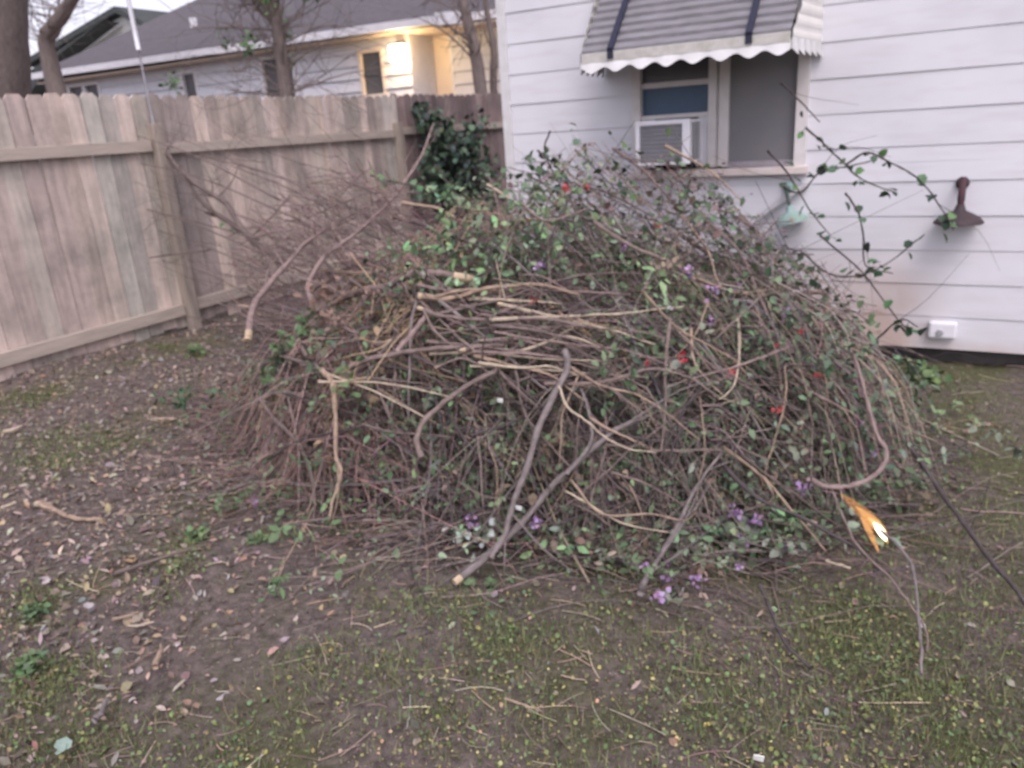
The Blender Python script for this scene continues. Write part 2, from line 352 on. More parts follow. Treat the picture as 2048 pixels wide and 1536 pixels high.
for i in range(nn + 1):
    x = x0 + (x1 - x0) * i / nn; ph = 2 * math.pi * (x - x0) / per
    yy = AY - .014 - .010 * (1 - math.cos(ph)); zl = 1.774 + .015 * math.cos(ph)
    V += [(x, yy, zl), (x, AY - .006, 1.83)]
b.add(V, [(2 * i, 2 * i + 2, 2 * i + 3, 2 * i + 1) for i in range(nn)])
def side_x(y, s): return (AX1 + .006 + (y - AY) * .12) if s > 0 else (AX0 - .006 - (y - AY) * .12)
for s in (1, -1):
    V = []
    for i in range(81):
        y = AY - .01 + (YW - AY) * i / 80; ph = 2 * math.pi * (y - AY) / .115
        V += [(side_x(y, s) + s * .01 * (1 - math.cos(ph)), y, 1.774 + .015 * math.cos(ph)), (side_x(y, s) + s * .003, y, 1.84)]
    b.add(V, [(2 * i, 2 * i + 2, 2 * i + 3, 2 * i + 1) for i in range(80)])
b.build('valance', M['awn_white'], awn, smooth=True)
for s in (1, -1):                     # ribbed side cheeks
    b = MB(); V = []; Fc = []; rows = 40
    for j in range(rows + 1):
        z = 1.82 + j / rows * .6
        y0 = AY + max(0, z - AZ); off = .007 * abs(math.sin(j / rows * math.pi * 9))
        if y0 > YW: y0 = YW
        V += [(side_x(y0, s) + s * (off - .003), y0, z), (side_x(YW, s) + s * (off - .003), YW, z)]
    b.add(V, [(2 * j, 2 * j + 1, 2 * j + 3, 2 * j + 2) for j in range(rows)]); b.build('side_panel', mat('awning_side', (.74, .73, .70), .55, noise=.1, scale=6), awn)
for xs in (-1.70, -.94):
    b = MB(); b.prism([(xs - .017, AY - .022, AZ - .035), (xs + .017, AY - .022, AZ - .035), (xs + .017, AY - .022, AZ + .004), (xs - .017, AY - .022, AZ + .004)], (0, .012, 0))
    b.prism([(xs - .017, AY - .02, AZ + .004), (xs + .017, AY - .02, AZ + .004), (xs + .017, AY + .53, AZ + .554), (xs - .017, AY + .53, AZ + .554)], (0, -.006, .016))
    b.build('strap', M['strap'], awn)

# air conditioner hung in the lower left sash
ac = thing('air_conditioner', (-1.5, 4.8, 1.22), 'white window air conditioner with grey grille sticking out below the blue pane', 'air conditioner')
ax0, ax1, ay, az0, az1 = -1.655, -1.322, 4.655, 1.226, 1.482
b = MB(); b.box(ax0 + .004, ax1 - .004, ay + .018, YW + .015, az0 + .004, az1 - .004); b.build('casing', M['white'], ac, bevel=.006)
b = MB(); fw = .026
b.box(ax0, ax0 + fw, ay, ay + .02, az0, az1); b.box(ax1 - .045, ax1, ay, ay + .02, az0, az1); b.box(ax0 + fw, ax1 - .045, ay + .001, ay + .02, az1 - fw, az1); b.box(ax0 + fw, ax1 - .045, ay + .001, ay + .02, az0, az0 + .012)
b.build('front_frame', M['white'], ac, bevel=.003)
b = MB(); b.box(ax0 + fw, ax1 - .045, ay + .012, ay + .017, az0 + .012, az1 - fw)
for i in range(60):
    x = ax0 + fw + .003 + i * .0043; b.box(x, x + .0012, ay + .009, ay + .012, az0 + .014, az1 - fw - .002)
b.build('grille', M['grille'], ac)
b = MB()
for i in range(9): z = az0 + .024 + i * .024; b.box(ax0 + fw, ax1 - .045, ay + .005, ay + .0085, z, z + .004)
b.build('guard', mat('guard_grey', (.22, .22, .24), .5), ac)
b = MB()
for i in range(15):
    for j in range(2):
        z = az0 + .02 + i * .0145; y = ay + .065 + j * .085; b.box(ax1 - .006, ax1 + .0015, y, y + .07, z, z + .007)
b.build('side_vent', mat('vent_dark', (.12, .12, .13), .6), ac)
# accordion side filler between casing and mullion
b = MB(); b.box(ax1 - .03, mx0, YW - .006, YW + .012, az0 - .03, az1 + .004); b.box(OX0 + .05, ax0 + .02, YW - .006, YW + .012, az0 - .03, az1 + .004); b.build('filler_panel', M['white'], ac)

# fixtures on the wall
def shade_lamp(cx, zc, m1, m2, label, R, tall, tilt=0, stem_w=.02):
    y = YW - .095
    t = thing('wall_lamp', (cx, y, zc), label, 'outdoor lamp')
    b = MB(); b.lathe((cx, y, zc), [(R, 0), (R * .98, .012), (R * .8, .034), (R * .5, .054), (R * .25, .068), (.022, .09), (.02, .1), (0.001, .1)], 28)
    b.lathe((cx, y, zc), [(R * .97, .004), (R * .5, .045), (.02, .06)], 28)
    b.build('shade', m1, t, smooth=True)
    b = MB(); b.lathe((cx, y, zc), [(stem_w * .8, .09), (stem_w, .13), (stem_w * .85, tall), (.001, tall)], 14); b.build('stem', m2, t, smooth=True)
    b = MB(); b.box(cx - .01, cx + .01, y, YW - .004, zc + tall - .05, zc + tall - .03); b.build('bracket', m2, t)
    b = MB(); b.lathe((cx, YW - .012, zc + tall - .04), [(.001, -.012), (.03, -.012), (.034, 0)], 16, 'y'); b.build('wall_plate', m1, t, smooth=True)
    if tilt: t.rotation_euler = (0, tilt, 0)
    return t
p = wz(1918, 440); shade_lamp(p[0] - .004, p[2] - .005, M['rust'], mat('red_rust_stem', (.045, .035, .04), .7, noise=.4, scale=30, col2=(.10, .042, .048)), 'dark rusty lamp shade with upright stem, farther right on the white siding', .122, .245, stem_w=.019)
p = wz(1590, 437); shade_lamp(p[0], p[2] - .01, M['teal'], mat('green_grey_stem', (.12, .15, .14), .7, noise=.4, scale=30), 'pale teal weathered lamp shade on the siding, half hidden in vine leaves', .098, .24, tilt=-.22, stem_w=.012)
p = wz(1885, 657)
t = thing('outlet_cover', (p[0], YW - .02, p[2]), 'white weatherproof outlet cover low on the siding near its bottom edge', 'outlet cover')
b = MB(); b.box(p[0] - .072, p[0] + .072, YW - .055, YW - .006, p[2] - .05, p[2] + .05); b.build('cover', M['white'], t, bevel=.014)
b = MB(); b.lathe((p[0] - .012, YW - .055, p[2] - .012), [(.001, -.012), (.016, -.012), (.02, 0)], 16, 'y'); b.build('knob', mat('grey_knob', (.35, .35, .37), .5), t)
# pale grey diagonal streak on the wall below the window, modelled as a tube
P0, P1 = aty(1462, 478, YW - .06), aty(1612, 372, YW - .03)
V, Fc = capped(spline([P0, (P0 + P1) / 2 + [0, 0, .01], P1], 8), np.full(8, .016)); tag(mk('stick', V, Fc, mat('pale_streak', (.52, .51, .53), .8, noise=.2, scale=20), origin=P0), 'pale grey diagonal streak on the white siding under the right window corner', 'stick')

# ------------------------------------------------------------------ fence
fence = thing('wooden_fence', (-5.84, 4, 0), 'weathered wooden privacy fence with dog eared boards and tan rails', 'fence')
def boards(y0, y1, xf, tones, h=1.95, zb=.0):
    V = []; Fc = []; Cc = []; y = y0
    while y < y1:
        w_ = .138 + rng.uniform(-.006, .006); hh = h + rng.normal(0, .008); lean = rng.normal(0, .006); th = .016; x = xf + rng.uniform(-.008, 0); z0 = zb + rng.normal(0, .01)
        c = .03
        prof = [(y, z0), (y + w_, z0), (y + w_ + lean, hh - c), (y + w_ - c + lean, hh), (y + c + lean, hh), (y + lean, hh - c)]
        k = len(V); V += [(x, a, q) for a, q in prof] + [(x - th, a, q) for a, q in prof]
        Fc += [tuple(k + i for i in range(6)), tuple(k + 11 - i for i in range(6))] + [(k + i, k + 6 + i, k + 6 + (i + 1) % 6, k + (i + 1) % 6) for i in range(6)]
        cc = jit(tones, 1, .11, .01)[0]; Cc += [cc] * 12; y += w_ + rng.uniform(.003, .009)
    return V, Fc, np.array(Cc)
tan = [(.58, .485, .445), (.55, .465, .425), (.52, .46, .42), (.50, .46, .425), (.60, .495, .45), (.45, .385, .36)]
V, Fc, Cc = boards(-1.2, 7.9, -5.845, tan); mk('board_panel', V, Fc, M['fence'], fence, Cc)
V, Fc, Cc = boards(7.9, 14.0, -5.85, [(.27, .205, .20), (.24, .185, .19), (.30, .235, .225)], h=1.97)  # darker brown tones put the house shade into this section's colour
o = mk('board_panel', V, Fc, M['fence'], fence, Cc); o['label'] = 'section of fence boards by the house, coloured darker for the shade there'
for y0, y1, z0, z1, xo in ((-1.2, 4.46, 1.50, 1.59, 0), (4.58, 7.84, 1.475, 1.56, 0), (7.98, 14, 1.50, 1.585, 0), (-1.2, 4.46, .10, .20, .0), (4.58, 7.84, .12, .22, 0), (7.98, 14, .1, .2, 0)):
    b = MB(); b.box(-5.843 + xo, -5.80 + xo, y0, y1, z0, z1); b.build('rail', M['rail'], fence, bevel=.003)
for y, ztop in ((.5, 1.6), (4.52, 1.72), (7.91, 1.64), (11.3, 1.7)):
    b = MB(); b.box(-5.843, -5.752, y - .045, y + .045, -.15, ztop); b.build('post', M['post'], fence, bevel=.004)
# pale pole beside the fence post
pb = atx(306, 243, -5.77); t = thing('pole', (pb[0], pb[1], 1.72), 'thin pale pole rising above the fence post against the roof', 'pole')
V, Fc = capped(spline([(pb[0], pb[1], 1.70), (pb[0], pb[1], 2.29)], 6), np.full(6, .008)); mk('lower_tube', V, Fc, mat('weathered_tube', (.36, .36, .40), .7, noise=.3, scale=30), t, smooth=True)
V, Fc = capped(spline([(pb[0], pb[1], 2.28), (pb[0], pb[1], 3.1)], 6), np.full(6, .018)); mk('upper_tube', V, Fc, M['ntrim'], t, smooth=True)

# ------------------------------------------------------------------ neighbour house
NY = 12.5
nh = thing('neighbour_house', (-13, NY, 0), 'long white sided house with grey shingle roof beyond the fence', 'house')
def nzx(px, py, y=NY): return aty(px, py, y)
wins = [((140, 176), (214, 250), 2), ((366, 149), (404, 230), 1), ((524, 121), (600, 230), 1), ((722, 108), (770, 184), 1)]
holes = []
for (a, c, k) in wins:
    p, q = nzx(*a), nzx(*c); holes.append((p[0], q[0], min(2.0, q[2]) if q[2] < 2.2 else q[2], p[2]))
holes[3] = (holes[3][0], holes[3][1], 2.26, 2.99)
xr = nzx(822, 120)[0]
b = MB(); siding(b, -19.45, xr, NY, .3, 14, .226, holes=holes, depth=.04); b.build('siding', M['nwall'], nh)
RY = 13.3
xd0 = xr; xd1 = aty(905, 120, RY)[0]
b = MB(); siding(b, xd1, -5.6, RY, .3, 14, .226, depth=.04); b.build('siding', M['nwall'], nh)
b = MB(); b.box(xd0 + .0, xd1, RY - .01, RY + .05, .3, 3.3); b.build('porch_door', M['door'], nh)
b = MB(); b.box(xr - .06, xr, NY + .001, RY, .3, 3.3); b.build('corner_board', M['ntrim'], nh); b = MB(); b.box(-19.5, -19.44, NY - .02, 19, .3, 3.3); b.build('side_wall', M['ntrim'], nh); b = MB(); b.box(xd1 - .03, xd1 + .03, RY - .03, RY - .001, .3, 3.3); b.build('corner_board', M['ntrim'], nh)
for i, h in enumerate(holes):
    b = MB(); fr = .07
    b.box(h[0] - fr, h[0], NY - .04, NY + .05, h[2] - fr, h[3] + fr); b.box(h[1], h[1] + fr, NY - .04, NY + .05, h[2] - fr, h[3] + fr); b.box(h[0], h[1], NY - .04, NY + .05, h[3], h[3] + fr); b.box(h[0], h[1], NY - .045, NY + .05, h[2] - fr, h[2])
    if i == 0: b.box((h[0] + h[1]) / 2 - .06, (h[0] + h[1]) / 2 + .06, NY - .03, NY + .04, h[2], h[3])
    wn = b.build('window', M['door'] if i == 3 else M['ntrim'], nh)  # cream trim on the last window carries the porch light's warmth in its colour
    b = MB(); b.box(h[0] - .01, h[1] + .01, NY + .03, NY + .06, h[2] - .01, h[3] + .01); b.build('pane', M['nwin'], wn)
    b = MB(); b.box(h[0], h[1], NY + .005, NY + .025, (h[2] + h[3]) / 2 - .03, (h[2] + h[3]) / 2 + .03); b.build('sash', M['nwin'], wn)
EZ = 3.44; EY = 12.1; xe0, xe1 = -19.55, aty(870, 45, EY)[0]; xe2 = aty(925, 24, 12.75)[0]
SL = .4
b = MB(); V = [(xe0, EY, EZ), (xe1, EY, EZ - .08), (xe2, 12.75, EZ - .02), (-5.2, 12.75, EZ - .06), (-5.2, 19, EZ + SL * 6.9), (xe0, 19, EZ + SL * 6.9)]
b.add(V + [(x, y, z - .05) for x, y, z in V], [(0, 1, 2, 3, 4, 5), (11, 10, 9, 8, 7, 6)] + [(i, i + 6, (i + 1) % 6 + 6, (i + 1) % 6) for i in range(6)])
b.add([(xe0, 19, EZ + SL * 6.9), (-5.2, 19, EZ + SL * 6.9), (-5.2, 26, EZ), (xe0, 26, EZ)], [(0, 1, 2, 3)]); b.build('roof', M['shingle'], nh)
b = MB()
def fascia(p, q, h=.13, t_=.09):
    p = np.array(p); q = np.array(q); d = (q - p); nrm = np.array([d[1], -d[0], 0]); nrm /= np.linalg.norm(nrm)
    b.prism([p + [0, 0, .02], q + [0, 0, .02], q + [0, 0, .02 - h], p + [0, 0, .02 - h]], nrm * t_)
fascia((xe0, EY - .002, EZ), (xe1, EY - .002, EZ - .08)); fascia((xe1, EY - .002, EZ - .03), (xe2, 12.75, EZ + .03), .2, .07); fascia((xe2, 12.748, EZ - .02), (-5.2, 12.748, EZ - .06)); b.build('gutter', M['ntrim'], nh)
b = MB(); b.box(xe0 + .1, xe1 - .02, EY + .01, NY + .0, EZ - .22, EZ - .19); b.box(xr, -5.3, NY + .02, RY + .1, EZ - .225, EZ - .19); b.build('soffit', mat('soffit_tan', (.55, .45, .36), .8, noise=.15, scale=3), nh)
b = MB(); b.box(-19.4, -5.6, 19, 19.1, .3, 6); b.build('rear_wall', M['nwall'], nh)
b = MB(); b.lathe((-16.2, 14.3, 4.3), [(.09, -.15), (.09, .18), (.001, .18)], 14); b.build('roof_vent', M['ntrim'], nh)
# porch light
lp = aty(795, 103, 12.3)
lt = thing('porch_light', lp, 'lit porch lantern glowing beside the neighbour house window', 'outdoor lamp')
b = MB(); b.box(lp[0] - .17, lp[0] + .17, 12.24, 12.38, lp[2] - .17, lp[2] + .12); b.build('glass', M['lampglass'], lt, bevel=.05)  # glass made oversized so its shape takes in the lantern's glare
b = MB(); b.box(lp[0] - .12, lp[0] + .12, 12.22, 12.45, lp[2] + .125, lp[2] + .15); b.build('cap', M['rust'], lt)
b = MB(); b.box(lp[0] - .05, lp[0] + .05, 12.38, 12.48, lp[2] - .05, lp[2] + .05); b.build('mount', M['rust'], lt)
pl = bpy.data.lights.new('porch_bulb', 'POINT'); pl.energy = 22; pl.color = (1, .68, .36); pl.shadow_soft_size = .15
po = bpy.data.objects.new('porch_bulb', pl); C.objects.link(po); po.parent = lt; po.location = (.25, -.22, -.02)

# far house behind on the left
fh = thing('far_house', (-34, 24, 0), 'distant dark roofed house with white gable behind the long house', 'house')
FY = 24; g0 = aty(30, 55, FY); gt = aty(228, 12, FY); g1 = aty(305, 55, FY)
b = MB(); rz = gt[2]
ridge0 = np.array([gt[0], FY, rz]); sl1 = (rz - g1[2]) / (g1[0] - gt[0])
eL = np.array([gt[0] - 7.5, FY, rz - 7.5 * .2]); eR = np.array([g1[0], FY, g1[2]])
b.prism([ridge0, eL, eL - [0, 0, .25], ridge0 - [0, 0, .25]], (0, 9, 0)); b.prism([ridge0 + [.001, 0, 0], ridge0 + [.001, 0, -.25], eR - [0, 0, .25], eR], (0, 9, 0)); b.build('roof', M['shingle_far'], fh)
b = MB(); b.prism([ridge0 + [0, .4, -.3], eR + [-.3, .4, -.3], (eR[0] - .3, FY + .4, 0), (eL[0] + .4, FY + .4, 0), eL + [.4, .4, -.3]], (0, .2, 0)); b.build('gable_wall', mat('gable_white', (.66, .68, .66), .7, noise=.3, scale=1), fh)
b = MB(); q0, q1 = aty(112, 92, FY - .6), aty(140, 122, FY - .6)
b.prism([ridge0 + [-.2, -.6, -.6], eL + [0, -.6, -.9], eL + [0, -.6, -2.0], aty(118, 108, FY - .6)], (0, .9, 0)); b.build('porch_roof', M['shingle_far'], fh)

# ------------------------------------------------------------------ pile volume
PC = np.array([-1.83, 3.42]); PA, PB, PH = 1.78, 1.28, 1.10
def H(x, y):
    x = np.asarray(x, float); y = np.asarray(y, float)
    r2 = ((x - PC[0]) / PA) ** 2 + ((y - PC[1]) / PB) ** 2
    h = PH * np.clip(1 - r2, 0, 1) ** .62 * (1.02 + .14 * np.sin(3.3 * x + 1.0) * np.cos(3.9 * y) + .14 * np.sin(9 * x + 5 * y) * np.cos(7 * y - 3 * x))
    return h * np.clip(1.02 + .16 * (x + 1.6), .62, 1.05)
def surf(px, py, off=.02, default=4.3):
    r = ray(px, py); r = r / np.linalg.norm(r)
    for t in np.arange(1.2, 9, .01):
        q = CO + r * t
        if q[2] <= max(float(H(q[0], q[1])), 0.012): return q - r * off + [0, 0, .004]
        if q[1] > default and q[2] > .3: return q
    return q

# ------------------------------------------------------------------ twig mass of the pile
GR = [(.095, .155, .08), (.13, .19, .105), (.07, .115, .065), (.16, .20, .145), (.16, .235, .12)]
BR = [(.17, .135, .13), (.21, .17, .16), (.13, .105, .105), (.26, .21, .19), (.16, .13, .14), (.29, .225, .19)]
def twig_paths(n, kind='outer', m=7):
    P = np.zeros((n, m, 3)); R = np.zeros((n, m)); k = 0
    while k < n:
        x = rng.uniform(PC[0] - PA, PC[0] + PA); y = rng.uniform(PC[1] - PB, PC[1] + PB); h = float(H(x, y))
        if h < .03: continue
        if kind == 'outer': z = h * rng.uniform(.55, 1.0) + rng.uniform(-.03, .03)
        else: z = h * rng.uniform(0, .85)
        s = (x - PC[0]) / PA
        phi = math.radians(rng.normal(-30 if s > -.1 else -4 + 12 * s, 17))
        if rng.random() < .14: phi += math.pi / 2
        yaw = rng.normal(0, .55)
        d = np.array([math.cos(phi) * math.cos(yaw), math.sin(yaw), math.sin(phi)])
        L_ = rng.gamma(3, .14) + .12
        if kind == 'outer': L_ = min(L_, 1.15)
        c1 = rng.normal(0, .10, 3); c2 = rng.normal(0, .04, 3)
        tt = np.linspace(-.5, .5, m)
        q = np.array([x, y, z])[None] + d[None] * tt[:, None] * L_ + c1[None] * (tt ** 2)[:, None] * L_ * 3 + c2[None] * np.sin(tt * 9 + rng.uniform(0, 6))[:, None] * L_
        # drape to ground and keep near the heap
        hh = H(q[:, 0], q[:, 1]); q[:, 2] = np.minimum(q[:, 2], np.maximum(hh, .02) + .05 + .10 * rng.random() + (.16 if rng.random() < .04 else 0))
        q[:, 2] = np.maximum(q[:, 2], .008 + gz(q[:, 0], q[:, 1]))
        r0 = rng.choice([.0011, .0016, .0022, .0032, .0048], p=[.30, .36, .22, .09, .03])
        P[k] = q; R[k] = r0 * np.linspace(1, .45, m) * (1 if rng.random() < .5 else 1); 
        if rng.random() < .5: R[k] = R[k][::-1]
        k += 1
    return P, R
def zone_green(x, y, z):      # share of leafy cuttings: most on the crown, the right slope and low at the front right
    s_ = (x - PC[0]) / PA; g_ = .28 + .2 * math.sin(5 * x + 3 * y) * math.cos(6 * z)
    if z > .55 and -.45 < s_ < .25: g_ += .5
    if s_ > .15: g_ += .38
    if z < .35 and s_ > -.1: g_ += .35
    return g_
def pieces(n):
    ms, sb, tw = [], [], []; leaves = []
    tt = np.linspace(0, 1, 6)
    def path(o, d, L_, bend, droop):
        q = o[None] + d[None] * tt[:, None] * L_ + bend[None] * (tt ** 2)[:, None] * L_; q[:, 2] -= droop * L_ * tt ** 2
        return q
    k = 0
    while k < n:
        x = rng.uniform(PC[0] - PA, PC[0] + PA); y = rng.uniform(PC[1] - PB, PC[1] + PB); h = float(H(x, y))
        if h < .04: continue
        s_ = (x - PC[0]) / PA
        if s_ < -.45 and rng.random() < .25: continue
        k += 1
        z = h * rng.uniform(.35, 1.0)
        phi = math.radians(rng.normal(-31 if s_ > -.15 else -6 + 14 * s_, 15 if s_ > -.15 else 22)); yaw = rng.normal(0, .5)
        if rng.random() < .12: phi += math.pi / 2
        d = np.array([math.cos(phi) * math.cos(yaw), math.sin(yaw), math.sin(phi)])
        if rng.random() < .55: d = -d                        # crown ends point up left, butts down right, and the reverse
        L_ = rng.uniform(.35, 1.15) * (1 if rng.random() < .85 else 1.3); o = np.array([x, y, z]) - d * L_ * .5
        cap = rng.uniform(.70, 1.04); poke = .02 + (rng.uniform(.08, .30) if rng.random() < .22 else 0) * (1 if s_ > -.5 else .6)
        q = path(o, d, L_, rng.normal(0, .14, 3), rng.uniform(0, .15)); r0 = rng.choice([.0022, .003, .0042, .006], p=[.35, .35, .22, .08])
        tone = jit(BR, 1, .22, .05)[0] * (.8 if rng.random() < .3 else 1); 
        if rng.random() < .15: tone = jit([(.42, .33, .25), (.36, .29, .24)], 1, .1)[0]
        green = zone_green(x, y, z)
        if s_ < .1: tone = tone * np.array([1.30, 1.14, 1.10])
        leafy = rng.random() < green
        dry = rng.random() < .2; lc = jit([(.24, .18, .13), (.19, .15, .11)] if dry else GR, 1, .18, .05)[0]; ls = rng.uniform(.018, .05); nl = rng.integers(2, 6)
        loc = [(q, r0, tone)]
        for _ in range(rng.integers(6, 12)):
            j = rng.integers(1, 6); d2 = d + rng.normal(0, .42, 3) * [1, 1, 1]; d2 /= np.linalg.norm(d2); l2 = L_ * (1.1 - j / 6) * rng.uniform(.25, .6) + .06
            q2 = path(q[j], d2, l2, rng.normal(0, .2, 3), .05); loc.append((q2, r0 * .5, tone * rng.uniform(.85, 1.2)))
            for _ in range(rng.integers(0, 3)):
                j2 = rng.integers(2, 6); d3 = d2 + rng.normal(0, .5, 3); d3 /= np.linalg.norm(d3); q3 = path(q2[j2], d3, l2 * rng.uniform(.25, .5) + .02, rng.normal(0, .2, 3), .05); loc.append((q3, max(r0 * .32, .0009), tone))
        for i, (qq, rr, cc) in enumerate(loc):
            hh = H(qq[:, 0], qq[:, 1]); qq[:, 2] = np.minimum(qq[:, 2], np.maximum(hh * cap, .03) + poke + rng.uniform(0, .04)); qq[:, 2] = np.maximum(qq[:, 2], gz(qq[:, 0], qq[:, 1]) + .006)
            ms.append(qq); sb.append(rr * np.linspace(1, .45, 6)); tw.append(cc)
            if leafy and i:
                for _ in range(nl): leaves.append((*(qq[rng.integers(2, 6)] + rng.normal(0, .008, 3)), ls * rng.uniform(.6, 1.25), *(lc * rng.uniform(.75, 1.3))))
    return np.array(ms), np.array(sb), np.array(tw), np.array(leaves)
parts = []
P, R, tc, LV = pieces(1050); V, Fq = tubes(P, R, 4); parts.append((V, Fq, rep(tc, 24)))
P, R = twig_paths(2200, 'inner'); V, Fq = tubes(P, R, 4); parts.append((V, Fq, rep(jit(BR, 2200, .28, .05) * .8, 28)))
print('pieces', len(tc), 'leaves', len(LV))
# side twiglets at the skirts, spread on the ground around the pile
n = 900; a = rng.uniform(math.pi * 1.05, math.pi * 1.95, n); rr = 1 + rng.normal(0.02, .13, n)
cx = PC[0] + np.cos(a) * PA * rr * .98; cy = PC[1] + np.sin(a) * PB * rr * .98; th = rng.normal(-.3, .7, n); L_ = rng.uniform(.1, .6, n)
tt = np.linspace(-.5, .5, 6)
P = np.zeros((n, 6, 3)); cv = rng.normal(0, .12, n)
P[:, :, 0] = cx[:, None] + np.cos(th)[:, None] * tt * L_[:, None] - np.sin(th)[:, None] * (tt ** 2)[None] * (cv * L_)[:, None] * 3
P[:, :, 1] = cy[:, None] + np.sin(th)[:, None] * tt * L_[:, None] + np.cos(th)[:, None] * (tt ** 2)[None] * (cv * L_)[:, None] * 3
P[:, :, 2] = gz(P[:, :, 0], P[:, :, 1]) + .008 + rng.uniform(0, .07, n)[:, None] * (1 + np.sin(tt * 3))[None]
R = np.outer(rng.choice([.0014, .002, .003], n), np.linspace(1, .5, 6)); V, Fq = tubes(P, R, 4); parts.append((V, Fq, rep(jit(BR, n, .25), 24)))
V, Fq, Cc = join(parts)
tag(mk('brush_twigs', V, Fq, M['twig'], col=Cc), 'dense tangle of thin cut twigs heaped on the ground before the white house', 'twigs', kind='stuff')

n = 170; Pp = np.zeros((n, 8, 3)); Rr = np.zeros((n, 8))
for i in range(n):
    a_ = rng.uniform(0, 2 * math.pi); f_ = rng.uniform(.45, .85); o = np.array([PC[0] + math.cos(a_) * PA * f_, PC[1] + math.sin(a_) * PB * f_, 0]); o[2] = float(H(o[0], o[1])) * .8
    d = np.array([math.cos(a_) * 1.2, math.sin(a_) * .7, rng.uniform(-.1, .8)]) + rng.normal(0, .4, 3); d /= np.linalg.norm(d); L_ = rng.uniform(.3, .75); t_ = np.linspace(0, 1, 8)
    q = o + d * t_[:, None] * L_ + rng.normal(0, .1, 3) * (t_ ** 2)[:, None]; q[:, 2] -= rng.uniform(.1, .6) * L_ * t_ ** 2; q[:, 2] = np.maximum(q[:, 2], gz(q[:, 0], q[:, 1]) + .008)
    Pp[i] = q; Rr[i] = rng.choice([.0015, .0022, .0032, .0045]) * np.linspace(1, .35, 8)
V, Fq = tubes(Pp, Rr, 5)
tag(mk('stray_twigs', V, Fq, M['twig'], col=rep(jit(BR, n, .2), 40)), 'stray curved twigs sticking out all round the rim of the heap', 'twigs', kind='stuff')
# leaves caught in the pile (muted grey green) in clumps
def clump_leaves(cl, total, size=(.018, .036), cols=GR, spread=.13, tmpl=LEAF, sp2=None):
    pos = []; 
    for i in range(total):
        c = cl[rng.integers(0, len(cl))]; pos.append(c[:3] + rng.normal(0, (c[3] if len(c) > 3 else spread), 3) * [1.2, .8, .8])
    pos = np.array(pos); hh = H(pos[:, 0], pos[:, 1]); pos[:, 2] = np.clip(pos[:, 2], .01, np.maximum(hh, .03) + .07)
    n = len(pos); e = np.stack([rng.normal(.1, .7, n), rng.normal(0, .7, n), rng.uniform(0, 6.28, n)], -1)
    V, Fq = scatter(tmpl, LEAFF, pos, rng.uniform(*size, n), e); return V, Fq, rep(jit(cols, n, .25, .07), len(tmpl))
cl = []
for px, py, r in [(900, 500, .12), (960, 480, .12), (1000, 520, .12), (930, 460, .1), (1050, 450, .12), (1100, 470, .1), (880, 400, .09), (930, 380, .08), (1340, 370, .08), (1100, 540, .1), (1180, 470, .1), (1000, 640, .06), (850, 650, .06),
                  (1250, 640, .12), (1300, 700, .1), (1000, 700, .05), (870, 560, .07), (750, 620, .06), (820, 560, .06), (740, 760, .08), (830, 760, .08), (760, 850, .1), (700, 820, .08), (960, 740, .06), (820, 830, .08), (900, 780, .06),
                  (1050, 940, .1), (1200, 960, .1), (1300, 980, .12), (1400, 960, .1), (1450, 970, .08), (1500, 1020, .1), (1250, 1050, .1), (1120, 1050, .08), (1350, 1060, .08), (700, 960, .06), (790, 980, .07), (1600, 720, .1), (1680, 700, .08), (1700, 850, .1), (1650, 880, .1), (1720, 950, .08), (1500, 620, .1), (1400, 560, .1), (1450, 700, .1), (1560, 960, .08), (960, 1000, .06), (1430, 860, .08), (1560, 1050, .07), (1640, 1050, .07), (1280, 560, .08), (1180, 1120, .07), (1000, 1090, .06)]:
    q = surf(px, py, .0); cl.append((*q, r))
cl = np.array(cl)
n = len(LV); e = np.stack([rng.normal(-.2, .7, n), rng.normal(0, .7, n), rng.uniform(0, 6.28, n)], -1)
V, Fq = scatter(LEAF, LEAFF, LV[:, :3], LV[:, 3], e, rng.uniform(.7, 1.3, n)); A = (V, Fq, rep(np.clip(LV[:, 4:7], .01, .9), 7)); B_ = clump_leaves(cl, 1500, (.02, .048))
br = cl[[0, 1, 2, 4, 3, 16, 33, 34, 48]]; D_ = clump_leaves(br, 300, (.035, .06), [(.20, .32, .16), (.16, .27, .14), (.24, .34, .19)])
V, Fq, Cc = join([A, B_, D_]); tag(mk('brush_leaves', V, Fq, M['leaf'], col=Cc), 'wilting green leaves caught all through the heap of twigs', 'leaves', kind='stuff')

